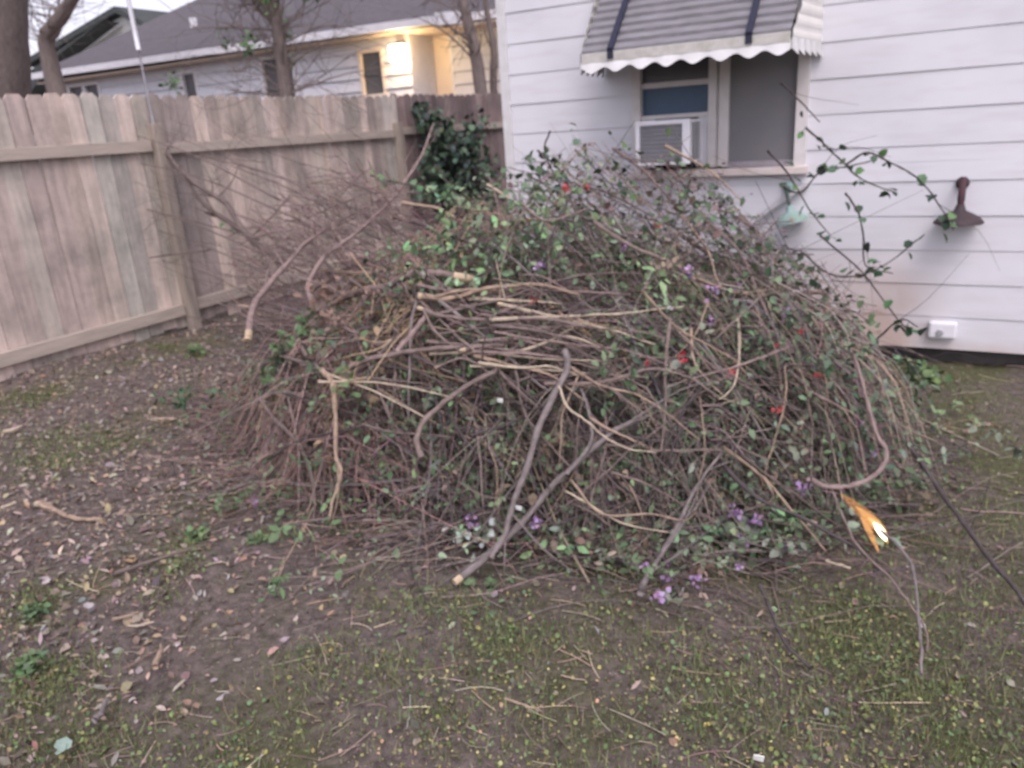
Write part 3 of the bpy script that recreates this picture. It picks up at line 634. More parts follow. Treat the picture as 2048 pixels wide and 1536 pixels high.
# ------------------------------------------------------------------ prominent branches
TONE = {'red': (.26, .195, .182), 'grey': (.19, .165, .16), 'dark': (.08, .068, .068), 'tan': (.32, .24, .18), 'pale': (.44, .37, .28), 'brown': (.20, .155, .14), 'mid': (.165, .13, .12)}
def branch(path, rpx, tone, label, cat='branch', cut=None, name='cut_branch', group=None, off=.03, ys=None, zs=None, xs=None, taper=.35, forks=0, lz=None, cut2=False):
    n = len(path); Q = []
    for i, (px, py) in enumerate(path):
        if ys is not None: q = aty(px, py, ys[0] + (ys[1] - ys[0]) * i / (n - 1))
        elif zs is not None: q = atz(px, py, zs[0] + (zs[1] - zs[0]) * i / (n - 1))
        else: q = surf(px, py, off)
        Q.append(q)
    Q = np.array(Q); m = max(10, 5 * n)
    if ys is None and zs is None and n > 3:      # calm the depth jumps of the surface
        d = np.linalg.norm(Q - CO, axis=1); ds = d.copy()
        for _ in range(2): ds[1:-1] = (ds[:-2] + ds[1:-1] + ds[2:]) / 3
        ds = np.minimum(ds, d + .05); Q = CO + (Q - CO) * (ds / d)[:, None]
    P = spline(Q, m); P += np.cumsum(rng.normal(0, .0012, (m, 3)), 0)
    dist = np.linalg.norm(P - CO, axis=1)
    r0 = rpx / F * float(dist.mean()); R = r0 * np.linspace(1, taper, m) * (1 + rng.normal(0, .05, m) + .13 * np.sin(np.arange(m) * rng.uniform(.8, 1.6) + rng.uniform(0, 6)) ** 3)
    Vl, Fl = capped(P, R, 8); Vl = Vl + rng.normal(0, r0 * .05, Vl.shape); c = np.tile(TONE[tone], (len(Vl), 1))
    VV = [Vl]; FF = list(Fl); k = len(Vl)
    for f in range(forks):
        i0 = rng.integers(m // 4, m - 3); tdir = P[i0 + 1] - P[i0 - 1]; tdir /= np.linalg.norm(tdir)
        sd2 = tdir + rng.normal(0, .55, 3) ; sd2[1] *= .6; sd2 /= np.linalg.norm(sd2); Lf = rng.uniform(.15, .5)
        fp = spline([P[i0], P[i0] + sd2 * Lf * .5 + rng.normal(0, .02, 3), P[i0] + sd2 * Lf + rng.normal(0, .05, 3)], 7)
        if fp[:, 2].min() < .01: fp[:, 2] = np.maximum(fp[:, 2], .01)
        v, ff = capped(fp, R[i0] * .42 * np.linspace(1, .3, 7), 6); VV.append(v); FF += [tuple(a + k for a in x) for x in ff]; k += len(v)
    Vl = np.vstack(VV); c = np.tile(TONE[tone], (len(Vl), 1)) * (1 + rng.normal(0, .08, (len(Vl), 1)))
    t = thing(name, P[0], label, cat, group); mk('stem', Vl, FF, M['branch'], t, c, smooth=True)
    if cut:
        d0 = P[0] - P[1]; d0 /= np.linalg.norm(d0); ln = r0 * cut
        v, ff = capped(np.array([P[0] + d0 * .001 - d0 * ln * .3, P[0] + d0 * ln * .7]), np.array([r0 * 1.04, r0 * .95]), 8); mk('cut_end', v, ff, M['cut'], t)
    return t, P
Bs = [
 ([(497, 668), (508, 612), (540, 568), (585, 520), (620, 482), (690, 440), (760, 400)], 9, 'red', 'thick reddish branch standing near the fence with its pale sawn foot lowest at far left', dict(cut=3, ys=(3.45, 4.4), forks=13, taper=.35)),
 ([(633, 634), (622, 595), (617, 570), (650, 515), (705, 474), (765, 420), (808, 368), (845, 310), (866, 250)], 8, 'red', 'thick reddish branch rising from the pile toward the dark ivy on the fence', dict(cut=1, ys=(3.35, 4.6), forks=14, taper=.3)),
 ([(572, 530), (525, 498), (482, 452), (455, 408), (400, 372), (350, 325), (318, 270)], 9, 'mid', 'long dark arching branch leaning from the pile up to the pale pole', dict(ys=(4.2, 4.6), forks=8, taper=.4)),
 ([(482, 462), (440, 432), (400, 400), (360, 330)], 6, 'mid', 'slim dark branch running just below the long arching branch by the fence', dict(ys=(4.4, 4.5), forks=4, taper=.5)),
 ([(919, 556), (870, 548), (815, 551), (772, 572), (715, 583), (650, 615), (575, 650), (520, 690)], 9, 'brown', 'long grey branch crossing the left of the pile with a tan tip', dict(cut=5, off=.06, forks=3, taper=.7)),
 ([(843, 595), (890, 599), (935, 592), (985, 578), (1080, 572), (1160, 590)], 9, 'tan', 'tan branch with an orange torn end, topmost of those poking left at the pile centre', dict(cut=1.5, off=.10, taper=.35)),
 ([(845, 620), (872, 631), (925, 642), (1000, 640), (1090, 643), (1180, 660)], 6.5, 'brown', 'straight branch with a bright cream cut end just below the tan torn branch', dict(cut=4, off=.10, taper=.5)),
 ([(965, 588), (1010, 605), (1060, 625), (1140, 660), (1220, 700)], 4.5, 'mid', 'thin branch forking down right from under the tan torn branch', dict(off=.08)),
 ([(794, 705), (837, 652), (858, 622)], 9, 'red', 'short stout reddish stub standing below the cream cut end', dict(off=.10, taper=.8)),
 ([(700, 735), (736, 719), (790, 708), (844, 701), (944, 692), (1020, 690)], 8, 'brown', 'level grey brown branch passing under the stout reddish stub', dict(off=.09, taper=.6)),
 ([(1130, 705), (1133, 742), (1094, 814), (1067, 877), (1047, 947), (1024, 1002), (1006, 1064), (975, 1115)], 10, 'grey', 'thick grey branch slanting down the middle front of the pile, the steepest one', dict(off=.16, forks=4, taper=.75)),
 ([(918, 1160), (985, 1102), (1040, 1048), (1090, 990), (1133, 945), (1187, 904), (1234, 865), (1280, 845)], 10, 'grey', 'thick grey branch with a pale sawn foot lying on the ground at front centre', dict(cut=2.2, off=.07, forks=3, taper=.7)),
 ([(1133, 947), (1170, 908), (1184, 868), (1175, 815), (1160, 780)], 7, 'grey', 'bowed grey branch curving up from the long grey branch with the sawn foot', dict(off=.09)),
 ([(1281, 1188), (1290, 1162), (1336, 1084), (1371, 1013), (1400, 960), (1440, 900)], 9, 'grey', 'knobbly grey branch propped on the ground right of front centre', dict(off=.07, forks=4)),
 ([(1619, 957), (1648, 972), (1692, 976), (1735, 961), (1765, 936), (1776, 903), (1756, 866), (1739, 815), (1722, 760), (1700, 700)], 7, 'red', 'curled tan vine stem hanging in a hook at the right end of the pile', dict(ys=(2.62, 2.9), taper=.6, name='cut_vine')),
 ([(1560, 640), (1640, 700), (1730, 795), (1795, 862), (1850, 940), (1900, 1010), (1950, 1075), (2000, 1135), (2056, 1205)], 5, 'dark', 'long dark whip arching out of the pile to the right edge over the grass', dict(ys=(3.5, 2.45), taper=.9)),
 ([(1665, 985), (1688, 1045), (1712, 1092), (1765, 1150), (1808, 1212), (1832, 1262), (1836, 1300)], 3.2, 'brown', 'thin bent twig trailing on the grass below the flame', dict(zs=(.2, .02), taper=.7)),
 ([(1760, 1060), (1800, 1100), (1830, 1150), (1838, 1230), (1842, 1300), (1843, 1356)], 3.8, 'grey', 'grey twig hanging down to the grass right below the flame', dict(zs=(.16, .02), taper=.8)),
 ([(1400, 868), (1500, 985), (1600, 1035), (1720, 1102), (1762, 1145)], 5, 'dark', 'dark slim branch lying outward on the grass at the lower right of the pile', dict(zs=(.35, .03), taper=.6)),
 ([(1520, 1170), (1545, 1230), (1570, 1290), (1620, 1335)], 5, 'dark', 'dark crooked twig lying on bare soil at the lower right', dict(zs=(.03, .015), taper=.6)),
 ([(645, 742), (668, 775), (672, 850), (675, 920), (685, 955), (668, 1010), (658, 1052)], 8, 'tan', 'pale knotty vine stem dropping down the left front of the pile', dict(off=.14, forks=3, name='cut_vine')),
 ([(520, 800), (550, 840), (590, 880), (615, 930), (627, 990), (625, 1040)], 6, 'mid', 'grey brown branch curving to the ground at the left skirt of the pile', dict(off=.08, forks=3)),
 ([(596, 655), (606, 700), (628, 727), (656, 757), (684, 775)], 5, 'brown', 'short brown twig zigzagging above the pale knotty vine stem', dict(off=.12)),
 ([(640, 743), (700, 765), (765, 792), (860, 840)], 3.5, 'pale', 'bright straw coloured twig pointing right at the pile left side', dict(off=.14)),
 ([(638, 765), (700, 764), (790, 773), (900, 800)], 4, 'pale', 'pale grey level twig just under the bright straw coloured one', dict(off=.14)),
 ([(845, 918), (838, 884), (851, 845), (890, 806), (940, 768), (1000, 740)], 9, 'brown', 'thick bent branch arching left of the pile centre like an elbow', dict(off=.12, taper=.7)),
 ([(1117, 775), (1133, 818), (1164, 841), (1203, 876), (1250, 904), (1312, 915)], 3.5, 'pale', 'wavy pale vine crossing right of the steep grey branch', dict(off=.15, name='cut_vine')),
 ([(1130, 985), (1180, 1012), (1250, 1052), (1340, 1066)], 3.2, 'pale', 'wavy straw vine low at the front of the pile', dict(off=.12, name='cut_vine')),
 ([(1140, 960), (1200, 1030), (1290, 1032), (1360, 1045), (1390, 1030)], 3.2, 'tan', 'looping tan vine just above the wavy straw vine', dict(off=.12, name='cut_vine')),
 ([(1130, 730), (1200, 772), (1290, 800), (1400, 885)], 4, 'tan', 'long tan twig sweeping down right from the top of the steep grey branch', dict(off=.12)),
 ([(1090, 770), (1200, 768), (1300, 742), (1380, 760), (1440, 800)], 5.5, 'brown', 'bow shaped brown branch above the wavy pale vine', dict(off=.10, forks=2)),
 ([(1340, 640), (1330, 740), (1332, 830), (1325, 900)], 5, 'brown', 'upright brown stem in the right half of the pile, left of the red blossoms', dict(off=.08)),
 ([(1380, 660), (1384, 720), (1410, 760), (1450, 800)], 4, 'tan', 'slim tan stem bending past the first big red blossom', dict(off=.12)),
 ([(1475, 640), (1480, 700), (1470, 770), (1440, 800)], 4, 'pale', 'pale bent stem right beside the round red blossom', dict(off=.12)),
 ([(805, 405), (872, 415), (919, 438), (968, 445)], 4.5, 'tan', 'tan curved twig alone near the upper left of the pile', dict(ys=(3.5, 3.5), taper=.4)),
 ([(965, 364), (1022, 402), (1070, 440)], 4, 'pale', 'yellowish straight twig beside the house corner', dict(ys=(3.6, 3.6))),
 ([(1332, 292), (1380, 322), (1430, 352), (1480, 400)], 4, 'tan', 'orange brown shoot tip poking over the window sill', dict(ys=(4.1, 3.9), name='cut_branch')),
 ([(1225, 298), (1290, 345), (1350, 410), (1400, 480), (1470, 560)], 4.5, 'mid', 'long dark shoot rising highest in front of the air conditioner', dict(ys=(4.1, 3.7), forks=5)),
 ([(1360, 470), (1440, 520), (1520, 560), (1620, 615), (1720, 690)], 6, 'mid', 'long brown branch sloping down right along the pile top before the siding', dict(ys=(3.9, 3.5), forks=6)),
 ([(1180, 440), (1260, 490), (1350, 530), (1440, 600)], 7, 'brown', 'stout branch sloping down right across the crown of the pile', dict(off=.08, forks=4)),
 ([(1650, 640), (1655, 600), (1640, 585), (1600, 590)], 8, 'tan', 'short broken brown root tip pressed against the stained siding', dict(ys=(4.0, 4.1), taper=.7)),
 ([(700, 560), (750, 590), (860, 600), (960, 625)], 4, 'mid', 'thin branch sloping right behind the cream cut end', dict(off=.06)),
 ([(640, 540), (700, 545), (775, 548), (830, 545)], 5, 'tan', 'short tan twig with light tip under the rising reddish branch', dict(off=.08, cut=3)),
 ([(500, 700), (560, 715), (640, 740), (700, 790)], 4.5, 'mid', 'grey twig lying low at the left end of the pile', dict(off=.08)),
 ([(880, 605), (1000, 700), (1080, 770), (1130, 790)], 5.5, 'grey', 'grey branch running down right under the cut ends to the steep branch', dict(off=.08)),
]
for path, r, tone, label, kw in Bs: branch(path, r * (.74 if r > 6 else .82), tone, label, **kw)
# loose sheaf of reddish rods at the pile centre, butts to the left
RODS = ['highest', 'second highest', 'upper', 'upper middle', 'middle', 'lower middle', 'lower', 'second lowest', 'lowest']
for i in range(26):
    x0 = rng.uniform(850, 1010); y0 = 600 + i * 5.4 + rng.normal(0, 6); L_ = rng.uniform(130, 420); sl = rng.normal(.03, .13)
    tk_ = ['red', 'brown', 'tan', 'red', 'mid', 'pale'][rng.integers(0, 6)]
    branch([(x0, y0), (x0 + L_ * .35, y0 + sl * L_ * .3 + rng.normal(0, 9)), (x0 + L_ * .7, y0 + sl * L_ * .8 + rng.normal(0, 11)), (x0 + L_, y0 + sl * L_ * 1.2 + rng.normal(6, 16))], rng.uniform(1.8, 4.6), tk_,
           f"{'thin' if tk_ in ('pale', 'mid') else 'slender'} {({'red': 'reddish', 'mid': 'drab'}).get(tk_, tk_)} rod, {RODS[i * 9 // 26]} in the level sheaf at the pile centre", cut=(3 if rng.random() < .3 else None), off=.05 + rng.uniform(0, .07), group='reddish rods lying level at the pile centre', taper=.35, forks=int(rng.integers(0, 4)))
# many more countable branches
k = 0
while k < 150:
    px = rng.uniform(560, 1720); py = rng.uniform(400, 1120); q = surf(px, py, 0)
    if float(H(q[0], q[1])) < .1 or q[1] > 4.2: continue
    s = (q[0] - PC[0]) / PA; phi = rng.normal(30 if s > -.1 else 8, 24); 
    if rng.random() < .25: phi += 90
    L_ = rng.uniform(90, 260) * (1.3 if py > 700 else 1); a = math.radians(phi); cv = rng.normal(0, 14, 2)
    tk_ = random.choice(['mid', 'brown', 'grey', 'mid', 'red', 'tan', 'dark', 'dark']); tn_ = {'mid': 'drab', 'brown': 'brown', 'grey': 'grey', 'red': 'reddish', 'tan': 'tan', 'dark': 'dark'}[tk_]
    zone_ = ('left end' if px < 800 else 'middle' if px < 1150 else 'right half' if px < 1450 else 'right end') + (' upper part' if py < 620 else ' centre' if py < 880 else ' lower part')
    branch([(px - math.cos(a) * L_ / 2, py - math.sin(a) * L_ / 2), (px - L_ * .17 * math.cos(a) + cv[0], py - L_ * .17 * math.sin(a) + cv[1]), (px + L_ * .17 * math.cos(a) + cv[0] * .5, py + L_ * .17 * math.sin(a) + cv[1] * .6), (px + math.cos(a) * L_ / 2, py + math.sin(a) * L_ / 2)],
           rng.uniform(1.5, 3.6), tk_, f"slender {tn_} bare branch lost in the {zone_} of the brush heap", off=rng.uniform(.0, .10), forks=int(rng.integers(0, 4)), group='bare branches tangled in the brush heap')
    k += 1

# loose sticks on the ground
def gstick(path, r, tone, label, cut=None, name='stick'): return branch(path, r, tone, label, cat='stick', name=name, zs=(.02, .018), cut=cut, taper=.6)
gstick([(80, 1010), (110, 1024), (150, 1040), (210, 1043)], 5.5, 'tan', 'short pale stick with cream broken end lying in leaf litter below the fence', cut=3)
gstick([(5, 865), (25, 860), (42, 853)], 4, 'pale', 'tiny cream stick at the far left edge near the fence')
gstick([(0, 1018), (15, 1012), (28, 1006)], 4, 'pale', 'yellowish stick tip entering from the left edge of the yard')
gstick([(225, 1150), (300, 1125), (400, 1095), (440, 1088)], 3.5, 'mid', 'long thin brown stick lying slanted in the left leaf litter')
gstick([(224, 1238), (260, 1228), (282, 1220)], 3, 'tan', 'short tan twig on the soil at lower left, upper one of a pair')
gstick([(258, 1250), (285, 1243), (310, 1237)], 2.6, 'pale', 'short whitish twig on the soil at lower left, lower one of a pair')
gstick([(190, 1440), (205, 1425), (212, 1400)], 6, 'grey', 'stubby grey brown stick near the bottom left corner')
gstick([(310, 1335), (316, 1315), (325, 1295)], 5.5, 'tan', 'stubby upright looking tan stick in soil at lower left')
gstick([(1655, 1120), (1680, 1132), (1700, 1136)], 3.2, 'pale', 'small whitish curved stick on the grass left of the thin bent twig')
gstick([(1010, 1395), (1050, 1408), (1085, 1420)], 2.6, 'tan', 'thin straw coloured twig on the soil at bottom centre')
gstick([(300, 840), (340, 836), (380, 846)], 2.2, 'pale', 'thin light straw lying in leaves under the fence')
# bright sawn peg end
p0 = aty(479, 611, 4.2); p1 = aty(500, 615, 4.2)
t = thing('sawn_branch', p0, 'small branch stub with a bright yellow sawn end left of the reddish branch foot', 'branch')
V, Fc = capped(np.array([p0, p1]), np.array([.011, .011])); mk('cut_end', V, Fc, M['cut'], t)
V, Fc = capped(spline([p1, aty(530, 622, 4.25), aty(580, 640, 4.2)], 8), np.linspace(.011, .008, 8)); mk('stem', V, Fc, M['branch'], t, np.tile(TONE['brown'], (len(V), 1)))

# ------------------------------------------------------------------ leafy shoots
def shoot(path, ys, label, nl=14, sc=1.5, rpx=2.0, tone='dark', lsize=(.03, .05), cols=GR, name='vine_shoot', cat='vine', lo=0., group=None, forks=1):
    t, P = branch(path, rpx, tone, label, cat=cat, name=name, ys=ys, forks=forks, taper=.5, group=group)
    m = len(P); ii = rng.uniform(lo * (m - 1), m - 1, nl); i0 = ii.astype(int).clip(0, m - 2); pos = P[i0] + (P[i0 + 1] - P[i0]) * (ii - i0)[:, None] + rng.normal(0, .018, (nl, 3))
    e = np.stack([rng.normal(-.4, .6, nl), rng.normal(0, .6, nl), rng.uniform(0, 6.28, nl)], -1)
    V, Fq = scatter(BROAD, LEAFF, pos, rng.uniform(*lsize, nl) * sc, e); mk('leaves', V, Fq, M['leaf'], t, rep(jit(cols, nl, .22), 7)); return t
DG = [(.05, .10, .065), (.07, .14, .07), (.045, .08, .06), (.10, .19, .08)]
SH = [
 ([(1560, 165), (1600, 200), (1640, 240)], (4.6, 4.6), 'thin bare tendril crossing the right window frame', 2, (0.02, .03)),
 ([(1560, 372), (1600, 385), (1640, 342), (1700, 330), (1740, 318)], (4.4, 4.5), 'leafy vine shoot arching past the lower right window corner', 12, (.03, .05)),
 ([(1610, 255), (1660, 300), (1710, 350), (1750, 372), (1790, 385)], (4.5, 4.4), 'vine shoot descending right from the window frame', 16, (.025, .045)),
 ([(1690, 330), (1735, 305), (1790, 330), (1840, 360), (1880, 410), (1910, 460)], (4.5, 4.6), 'vine shoot with dark leaves arching toward the rusty lamp shade', 18, (.03, .05)),
 ([(1535, 300), (1580, 355), (1620, 420), (1660, 470)], (4.3, 4.4), 'vine shoot hanging over the teal lamp shade', 9, (.03, .055)),
 ([(1690, 385), (1715, 420), (1728, 470), (1735, 530), (1790, 545)], (4.2, 4.2), 'thin tendril curving down the open siding right of the teal lamp', 6, (.03, .05)),
 ([(1640, 470), (1700, 520), (1740, 560), (1800, 640), (1830, 660)], (4.2, 4.0), 'slim shoot sloping down the siding to the outlet cover', 9, (.025, .045)),
 ([(1600, 500), (1650, 545), (1700, 555), (1770, 530), (1850, 470)], (4.1, 4.3), 'leafy shoot with a cluster of broad leaves on the open siding', 16, (.035, .055)),
 ([(1440, 430), (1500, 480), (1540, 540), (1600, 580)], (4.0, 3.8), 'leafy shoot in front of siding left of the teal lamp', 18, (.03, .05)),
 ([(1100, 262), (1090, 300), (1110, 345), (1170, 400)], (3.9, 3.8), 'leafy sprig sticking highest in front of the left siding', 13, (.03, .05)),
 ([(1075, 300), (1120, 340), (1160, 390)], (3.8, 3.7), 'small leafy sprig just left of the highest sprig', 9, (.025, .045)),
 ([(1060, 355), (1110, 380), (1180, 430)], (3.7, 3.6), 'dark leaved sprig beside the house corner', 10, (.03, .05)),
 ([(1350, 340), (1380, 400), (1400, 470)], (3.9, 3.8), 'bright leaved sprig below the air conditioner', 16, (.03, .055)),
 ([(1290, 430), (1320, 480), (1350, 540)], (3.7, 3.6), 'green sprig by the small red blossom on the crown', 16, (.03, .055)),
 ([(740, 350), (790, 365), (850, 380), (900, 400)], (4.3, 4.0), 'light green leafy sprig against the fence above the pile', 26, (.04, .065)),
 ([(870, 330), (900, 370), (950, 430)], (4.3, 3.9), 'light green sprig in front of the dark ivy', 24, (.04, .06)),
 ([(1150, 300), (1200, 350), (1260, 410)], (4.0, 3.8), 'thin nearly bare sprig left of the air conditioner', 4, (.02, .035)),
 ([(1790, 700), (1830, 740), (1860, 790)], (3.6, 3.4), 'low leafy sprig at the right end beside the dark soil', 26, (.03, .05)),
 ([(1750, 680), (1800, 640), (1835, 655)], (3.9, 3.8), 'small dark sprig left of the white outlet cover', 8, (.03, .05)),
 ([(410, 425), (450, 440), (500, 470), (580, 392)], (4.6, 4.6), 'thin twig with few leaves before the fence boards', 5, (.04, .06)),
]
LG = [(.15, .24, .13), (.19, .28, .16), (.11, .19, .10)]
for i, (path, ys, lab, nl, ls) in enumerate(SH): shoot(path, ys, lab, nl=nl, lsize=ls, sc=(1.15 if i in (12, 13, 14, 15, 17) else 1.35), cols=(LG if i in (12, 13, 14, 15, 17) else DG))
# fine bare shoots fanning up from the crown, and long thin twigs reaching to the fence
for i in range(46):
    px = rng.uniform(1040, 1560); py = 330 + (px - 1040) * .30 + rng.uniform(0, 110) + (60 if px < 1150 else 0); L_ = rng.uniform(70, 190); a = math.radians(rng.normal(40, 15)); yy_ = rng.uniform(3.5, 4.2)
    if px > 1440: py += 40
    branch([(px - math.cos(a) * L_ / 2, py - math.sin(a) * L_ / 2 * .8), (px, py), (px + math.cos(a) * L_ / 2, py + math.sin(a) * L_ / 2 * 1.1)], rng.uniform(1.0, 2.0), random.choice(['dark', 'mid', 'brown', 'dark']),
           f"fine bare shoot on top of the heap {'beside the house corner' if px < 1150 else 'left of the air conditioner' if px < 1270 else 'below the air conditioner' if px < 1420 else 'below the right window pane'}, {'among the highest' if py < 330 + (px - 1040) * .30 + 60 else 'lower down'}", ys=(yy_ + .1, yy_ - .1), group='fine bare shoots on top of the heap', forks=2, taper=.9)
for i, (p, q) in enumerate([((110, 365), (640, 560)), ((150, 305), (600, 440)), ((140, 540), (420, 500)), ((255, 505), (560, 620)), ((200, 250), (560, 400)), ((340, 300), (700, 420)), ((250, 440), (650, 610)), ((230, 405), (520, 480)), ((380, 300), (760, 480)), ((400, 560), (700, 640)), ((470, 330), (800, 470)), ((330, 630), (640, 690)), ((500, 420), (780, 560)), ((420, 600), (640, 700)), ((540, 380), (860, 500))]):
    mid = ((p[0] + q[0]) / 2, (p[1] + q[1]) / 2 - 18 + rng.normal(0, 8))
    branch([q, mid, p], rng.uniform(1.4, 2.1), 'mid', f"{'long' if q[0] - p[0] > 350 else 'short'} wispy twig on the fence, tip {'left' if p[0] < 320 else 'right'} of the pole, {'above' if p[1] < 310 else 'near' if p[1] < 430 else 'far below'} the rail", ys=(4.1, 4.45), group='wispy twigs reaching across the fence', forks=2, taper=.25)
n = 420; px = rng.uniform(1020, 1720, n); base_ = np.interp(px, [1020, 1100, 1250, 1400, 1500, 1600, 1700], [400, 350, 330, 360, 450, 540, 620]); py = base_ + rng.gamma(2, 34, n) - 25
Pp = np.zeros((n, 6, 3))
for i in range(n):
    yv = rng.uniform(3.3, 4.3); a = math.radians(rng.normal(38, 20) + (90 if rng.random() < .12 else 0)); L_ = rng.gamma(3, 32); c0 = rng.normal(0, 6)
    Pp[i] = spline([aty(px[i] - math.cos(a) * L_ / 2, py[i] - math.sin(a) * L_ / 2, yv), aty(px[i], py[i] + c0, yv + .03), aty(px[i] + math.cos(a) * L_ / 2, py[i] + math.sin(a) * L_ / 2, yv - .05)], 6)
V, Fq = tubes(Pp, np.outer(rng.choice([.0012, .0016, .0022, .003], n), np.linspace(.5, 1, 6)), 4)
tag(mk('fringe_twigs', V, Fq, M['twig'], col=rep(jit(BR, n, .25), 24)), 'loose fringe of fine dark twigs standing off the heap before the white siding', 'twigs', kind='stuff')
k_ = rng.integers(0, n, 900); j_ = rng.integers(0, 6, 900); pos = Pp[k_, j_] + rng.normal(0, .012, (900, 3)); keep_ = rng.random(900) < .75; pos = pos[keep_]; n = len(pos)
e = np.stack([rng.normal(-.3, .6, n), rng.normal(0, .6, n), rng.uniform(0, 6.28, n)], -1); V, Fq = scatter(BROAD, LEAFF, pos, rng.uniform(.02, .05, n), e)
tag(mk('fringe_leaves', V, Fq, M['leaf'], col=rep(jit([(.07, .11, .07), (.10, .15, .09), (.13, .19, .10), (.17, .12, .11)], n, .25), 7)), 'dark little leaves and dry bits on the fringe of twigs before the siding', 'leaves', kind='stuff')
n = 230; px = rng.uniform(260, 720, n); py = rng.uniform(150, 560, n); Pp = np.zeros((n, 6, 3))
for i in range(n):
    yv = 4.25 + rng.uniform(-.1, .3); a = math.radians(rng.normal(28, 24) + (95 if rng.random() < .2 else 0)); L_ = rng.gamma(3, 28); c0 = rng.normal(0, 7)
    Pp[i] = spline([aty(px[i] - math.cos(a) * L_ / 2, py[i] - math.sin(a) * L_ / 2, yv), aty(px[i], py[i] + c0, yv), aty(px[i] + math.cos(a) * L_ / 2, py[i] + math.sin(a) * L_ / 2, yv)], 6)
V, Fq = tubes(Pp, np.outer(rng.choice([.0012, .0016, .0024], n), np.linspace(.5, 1, 6)), 4)
tag(mk('spray_twigs', V, Fq, M['twig'], col=rep(jit([(.13, .10, .10), (.17, .13, .125)], n, .2), 24)), 'faint spray of bare thin twigs standing in front of the fence boards', 'twigs', kind='stuff')
n = 230; Pp = np.zeros((n, 6, 3))
for i in range(n):
    x0 = rng.uniform(1480, 1740); y0 = np.interp(x0, [1480, 1740], [540, 690]) + rng.uniform(-20, 190); L_ = rng.uniform(60, 260); yv = rng.uniform(2.9, 3.7); bx = rng.uniform(.25, .9)
    Pp[i] = spline([aty(x0, y0, yv), aty(x0 + L_ * bx * .6, y0 + L_ * .30, yv - .06), aty(x0 + L_ * bx * (.9 + rng.uniform(-.1, .1)), y0 + L_ * .95, yv - .1)], 6)
    Pp[i][:, 2] = np.maximum(Pp[i][:, 2], .01)
V, Fq = tubes(Pp, np.outer(rng.choice([.0014, .002, .0028, .0038], n), np.linspace(1, .5, 6)), 4)
nl_ = 900; k_ = rng.integers(0, n, nl_); j_ = rng.integers(0, 6, nl_); pos = Pp[k_, j_] + rng.normal(0, .02, (nl_, 3)); pos[:, 2] = np.maximum(pos[:, 2], .01)
V2, F2 = scatter(LEAF, LEAFF, pos, rng.uniform(.022, .05, nl_), np.stack([rng.normal(-.6, .6, nl_), rng.normal(0, .6, nl_), rng.uniform(0, 6.28, nl_)], -1))
tag(mk('drooping_leaves', V2, F2, M['leaf'], col=rep(jit([(.10, .15, .09), (.13, .19, .11), (.15, .19, .14)], nl_, .22), 7)), 'soft green leaves hanging on drooping stems at the right end of the heap', 'leaves', kind='stuff')
tag(mk('drooping_twigs', V, Fq, M['twig'], col=rep(jit([(.28, .215, .18), (.20, .165, .15), (.36, .29, .23), (.15, .12, .115)], n, .2), 24)), 'loose tan twigs arching over and drooping at the right end of the heap', 'twigs', kind='stuff')
# fine fuzz of twigs around the leaning reddish branches
n = 1150; px = rng.uniform(500, 900, n); py = rng.uniform(320, 640, n); keep = (py > 330 + np.abs(px - 720) * .55); px, py = px[keep], py[keep]; n = len(px)
Pp = np.zeros((n, 6, 3)); 
for i in range(n):
    yv = rng.uniform(3.9, 4.7); a = math.radians(rng.normal(22, 30)); L_ = rng.uniform(40, 130); c0 = rng.normal(0, 8)
    Pp[i] = spline([aty(px[i] - math.cos(a) * L_ / 2, py[i] - math.sin(a) * L_ / 2, yv), aty(px[i], py[i] + c0, yv + .05), aty(px[i] + math.cos(a) * L_ / 2, py[i] + math.sin(a) * L_ / 2, yv - .03)], 6)
V, Fq = tubes(Pp, np.outer(rng.choice([.0022, .003, .0042], n), np.linspace(1, .5, 6)), 4)
tag(mk('dry_twigs', V, Fq, M['twig'], col=rep(jit([(.23, .165, .155), (.18, .135, .13), (.29, .22, .20)], n, .2), 24)), 'hazy mass of fine dry reddish twigs between the heap and the fence', 'twigs', kind='stuff')

# ------------------------------------------------------------------ flowers and scraps
def blossom(name, p, size, cols, nf, label, cat, group=None):
    e = np.stack([rng.uniform(-1.2, 1.2, nf), rng.uniform(-1.2, 1.2, nf), rng.uniform(0, 6.28, nf)], -1)
    pos = p + rng.normal(0, size * .30, (nf, 3)); V, Fq = scatter(BROAD, LEAFF, pos, rng.uniform(.4, .7, nf) * size, e)
    tag(mk(name, V, Fq, M['petal'], col=rep(jit(cols, nf, .15, .05), 7), origin=p), label, cat, group)
RED = [(.50, .05, .06), (.42, .04, .05), (.55, .09, .09)]; PUR = [(.34, .22, .38), (.40, .28, .44), (.28, .18, .32)]
REDS = [((1130, 380), .03, 'small red blossom on the crown before the left siding'), ((1172, 378), .034, 'dull red blossom with a twin petal, right neighbour of the one on the crown'), ((1121, 328), .018, 'tiny red bud on the highest leafy sprig'),
        ((1313, 455), .028, 'red blossom beside the green sprig below the window'), ((1067, 600), .022, 'faded orange red blossom above the reddish rods'), ((1293, 730), .022, 'small bright red petal by the bow shaped branch'),
        ((1366, 716), .034, 'large red blossom beside the slim tan stem'), ((1460, 748), .034, 'round red blossom beside the pale bent stem'), ((1604, 665), .032, 'tall red blossom near the stained siding foot'),
        ((1648, 753), .042, 'widest red blossom, rightmost on the pile'), ((1553, 822), .024, 'small dark red blossom low on the right slope'), ((1555, 690), .014, 'tiny dark red bud left of the tall red blossom')]
for (px, py), s, lab in REDS: blossom('red_blossom', surf(px, py, .10, 3.9), s, RED, 9, lab, 'flower')
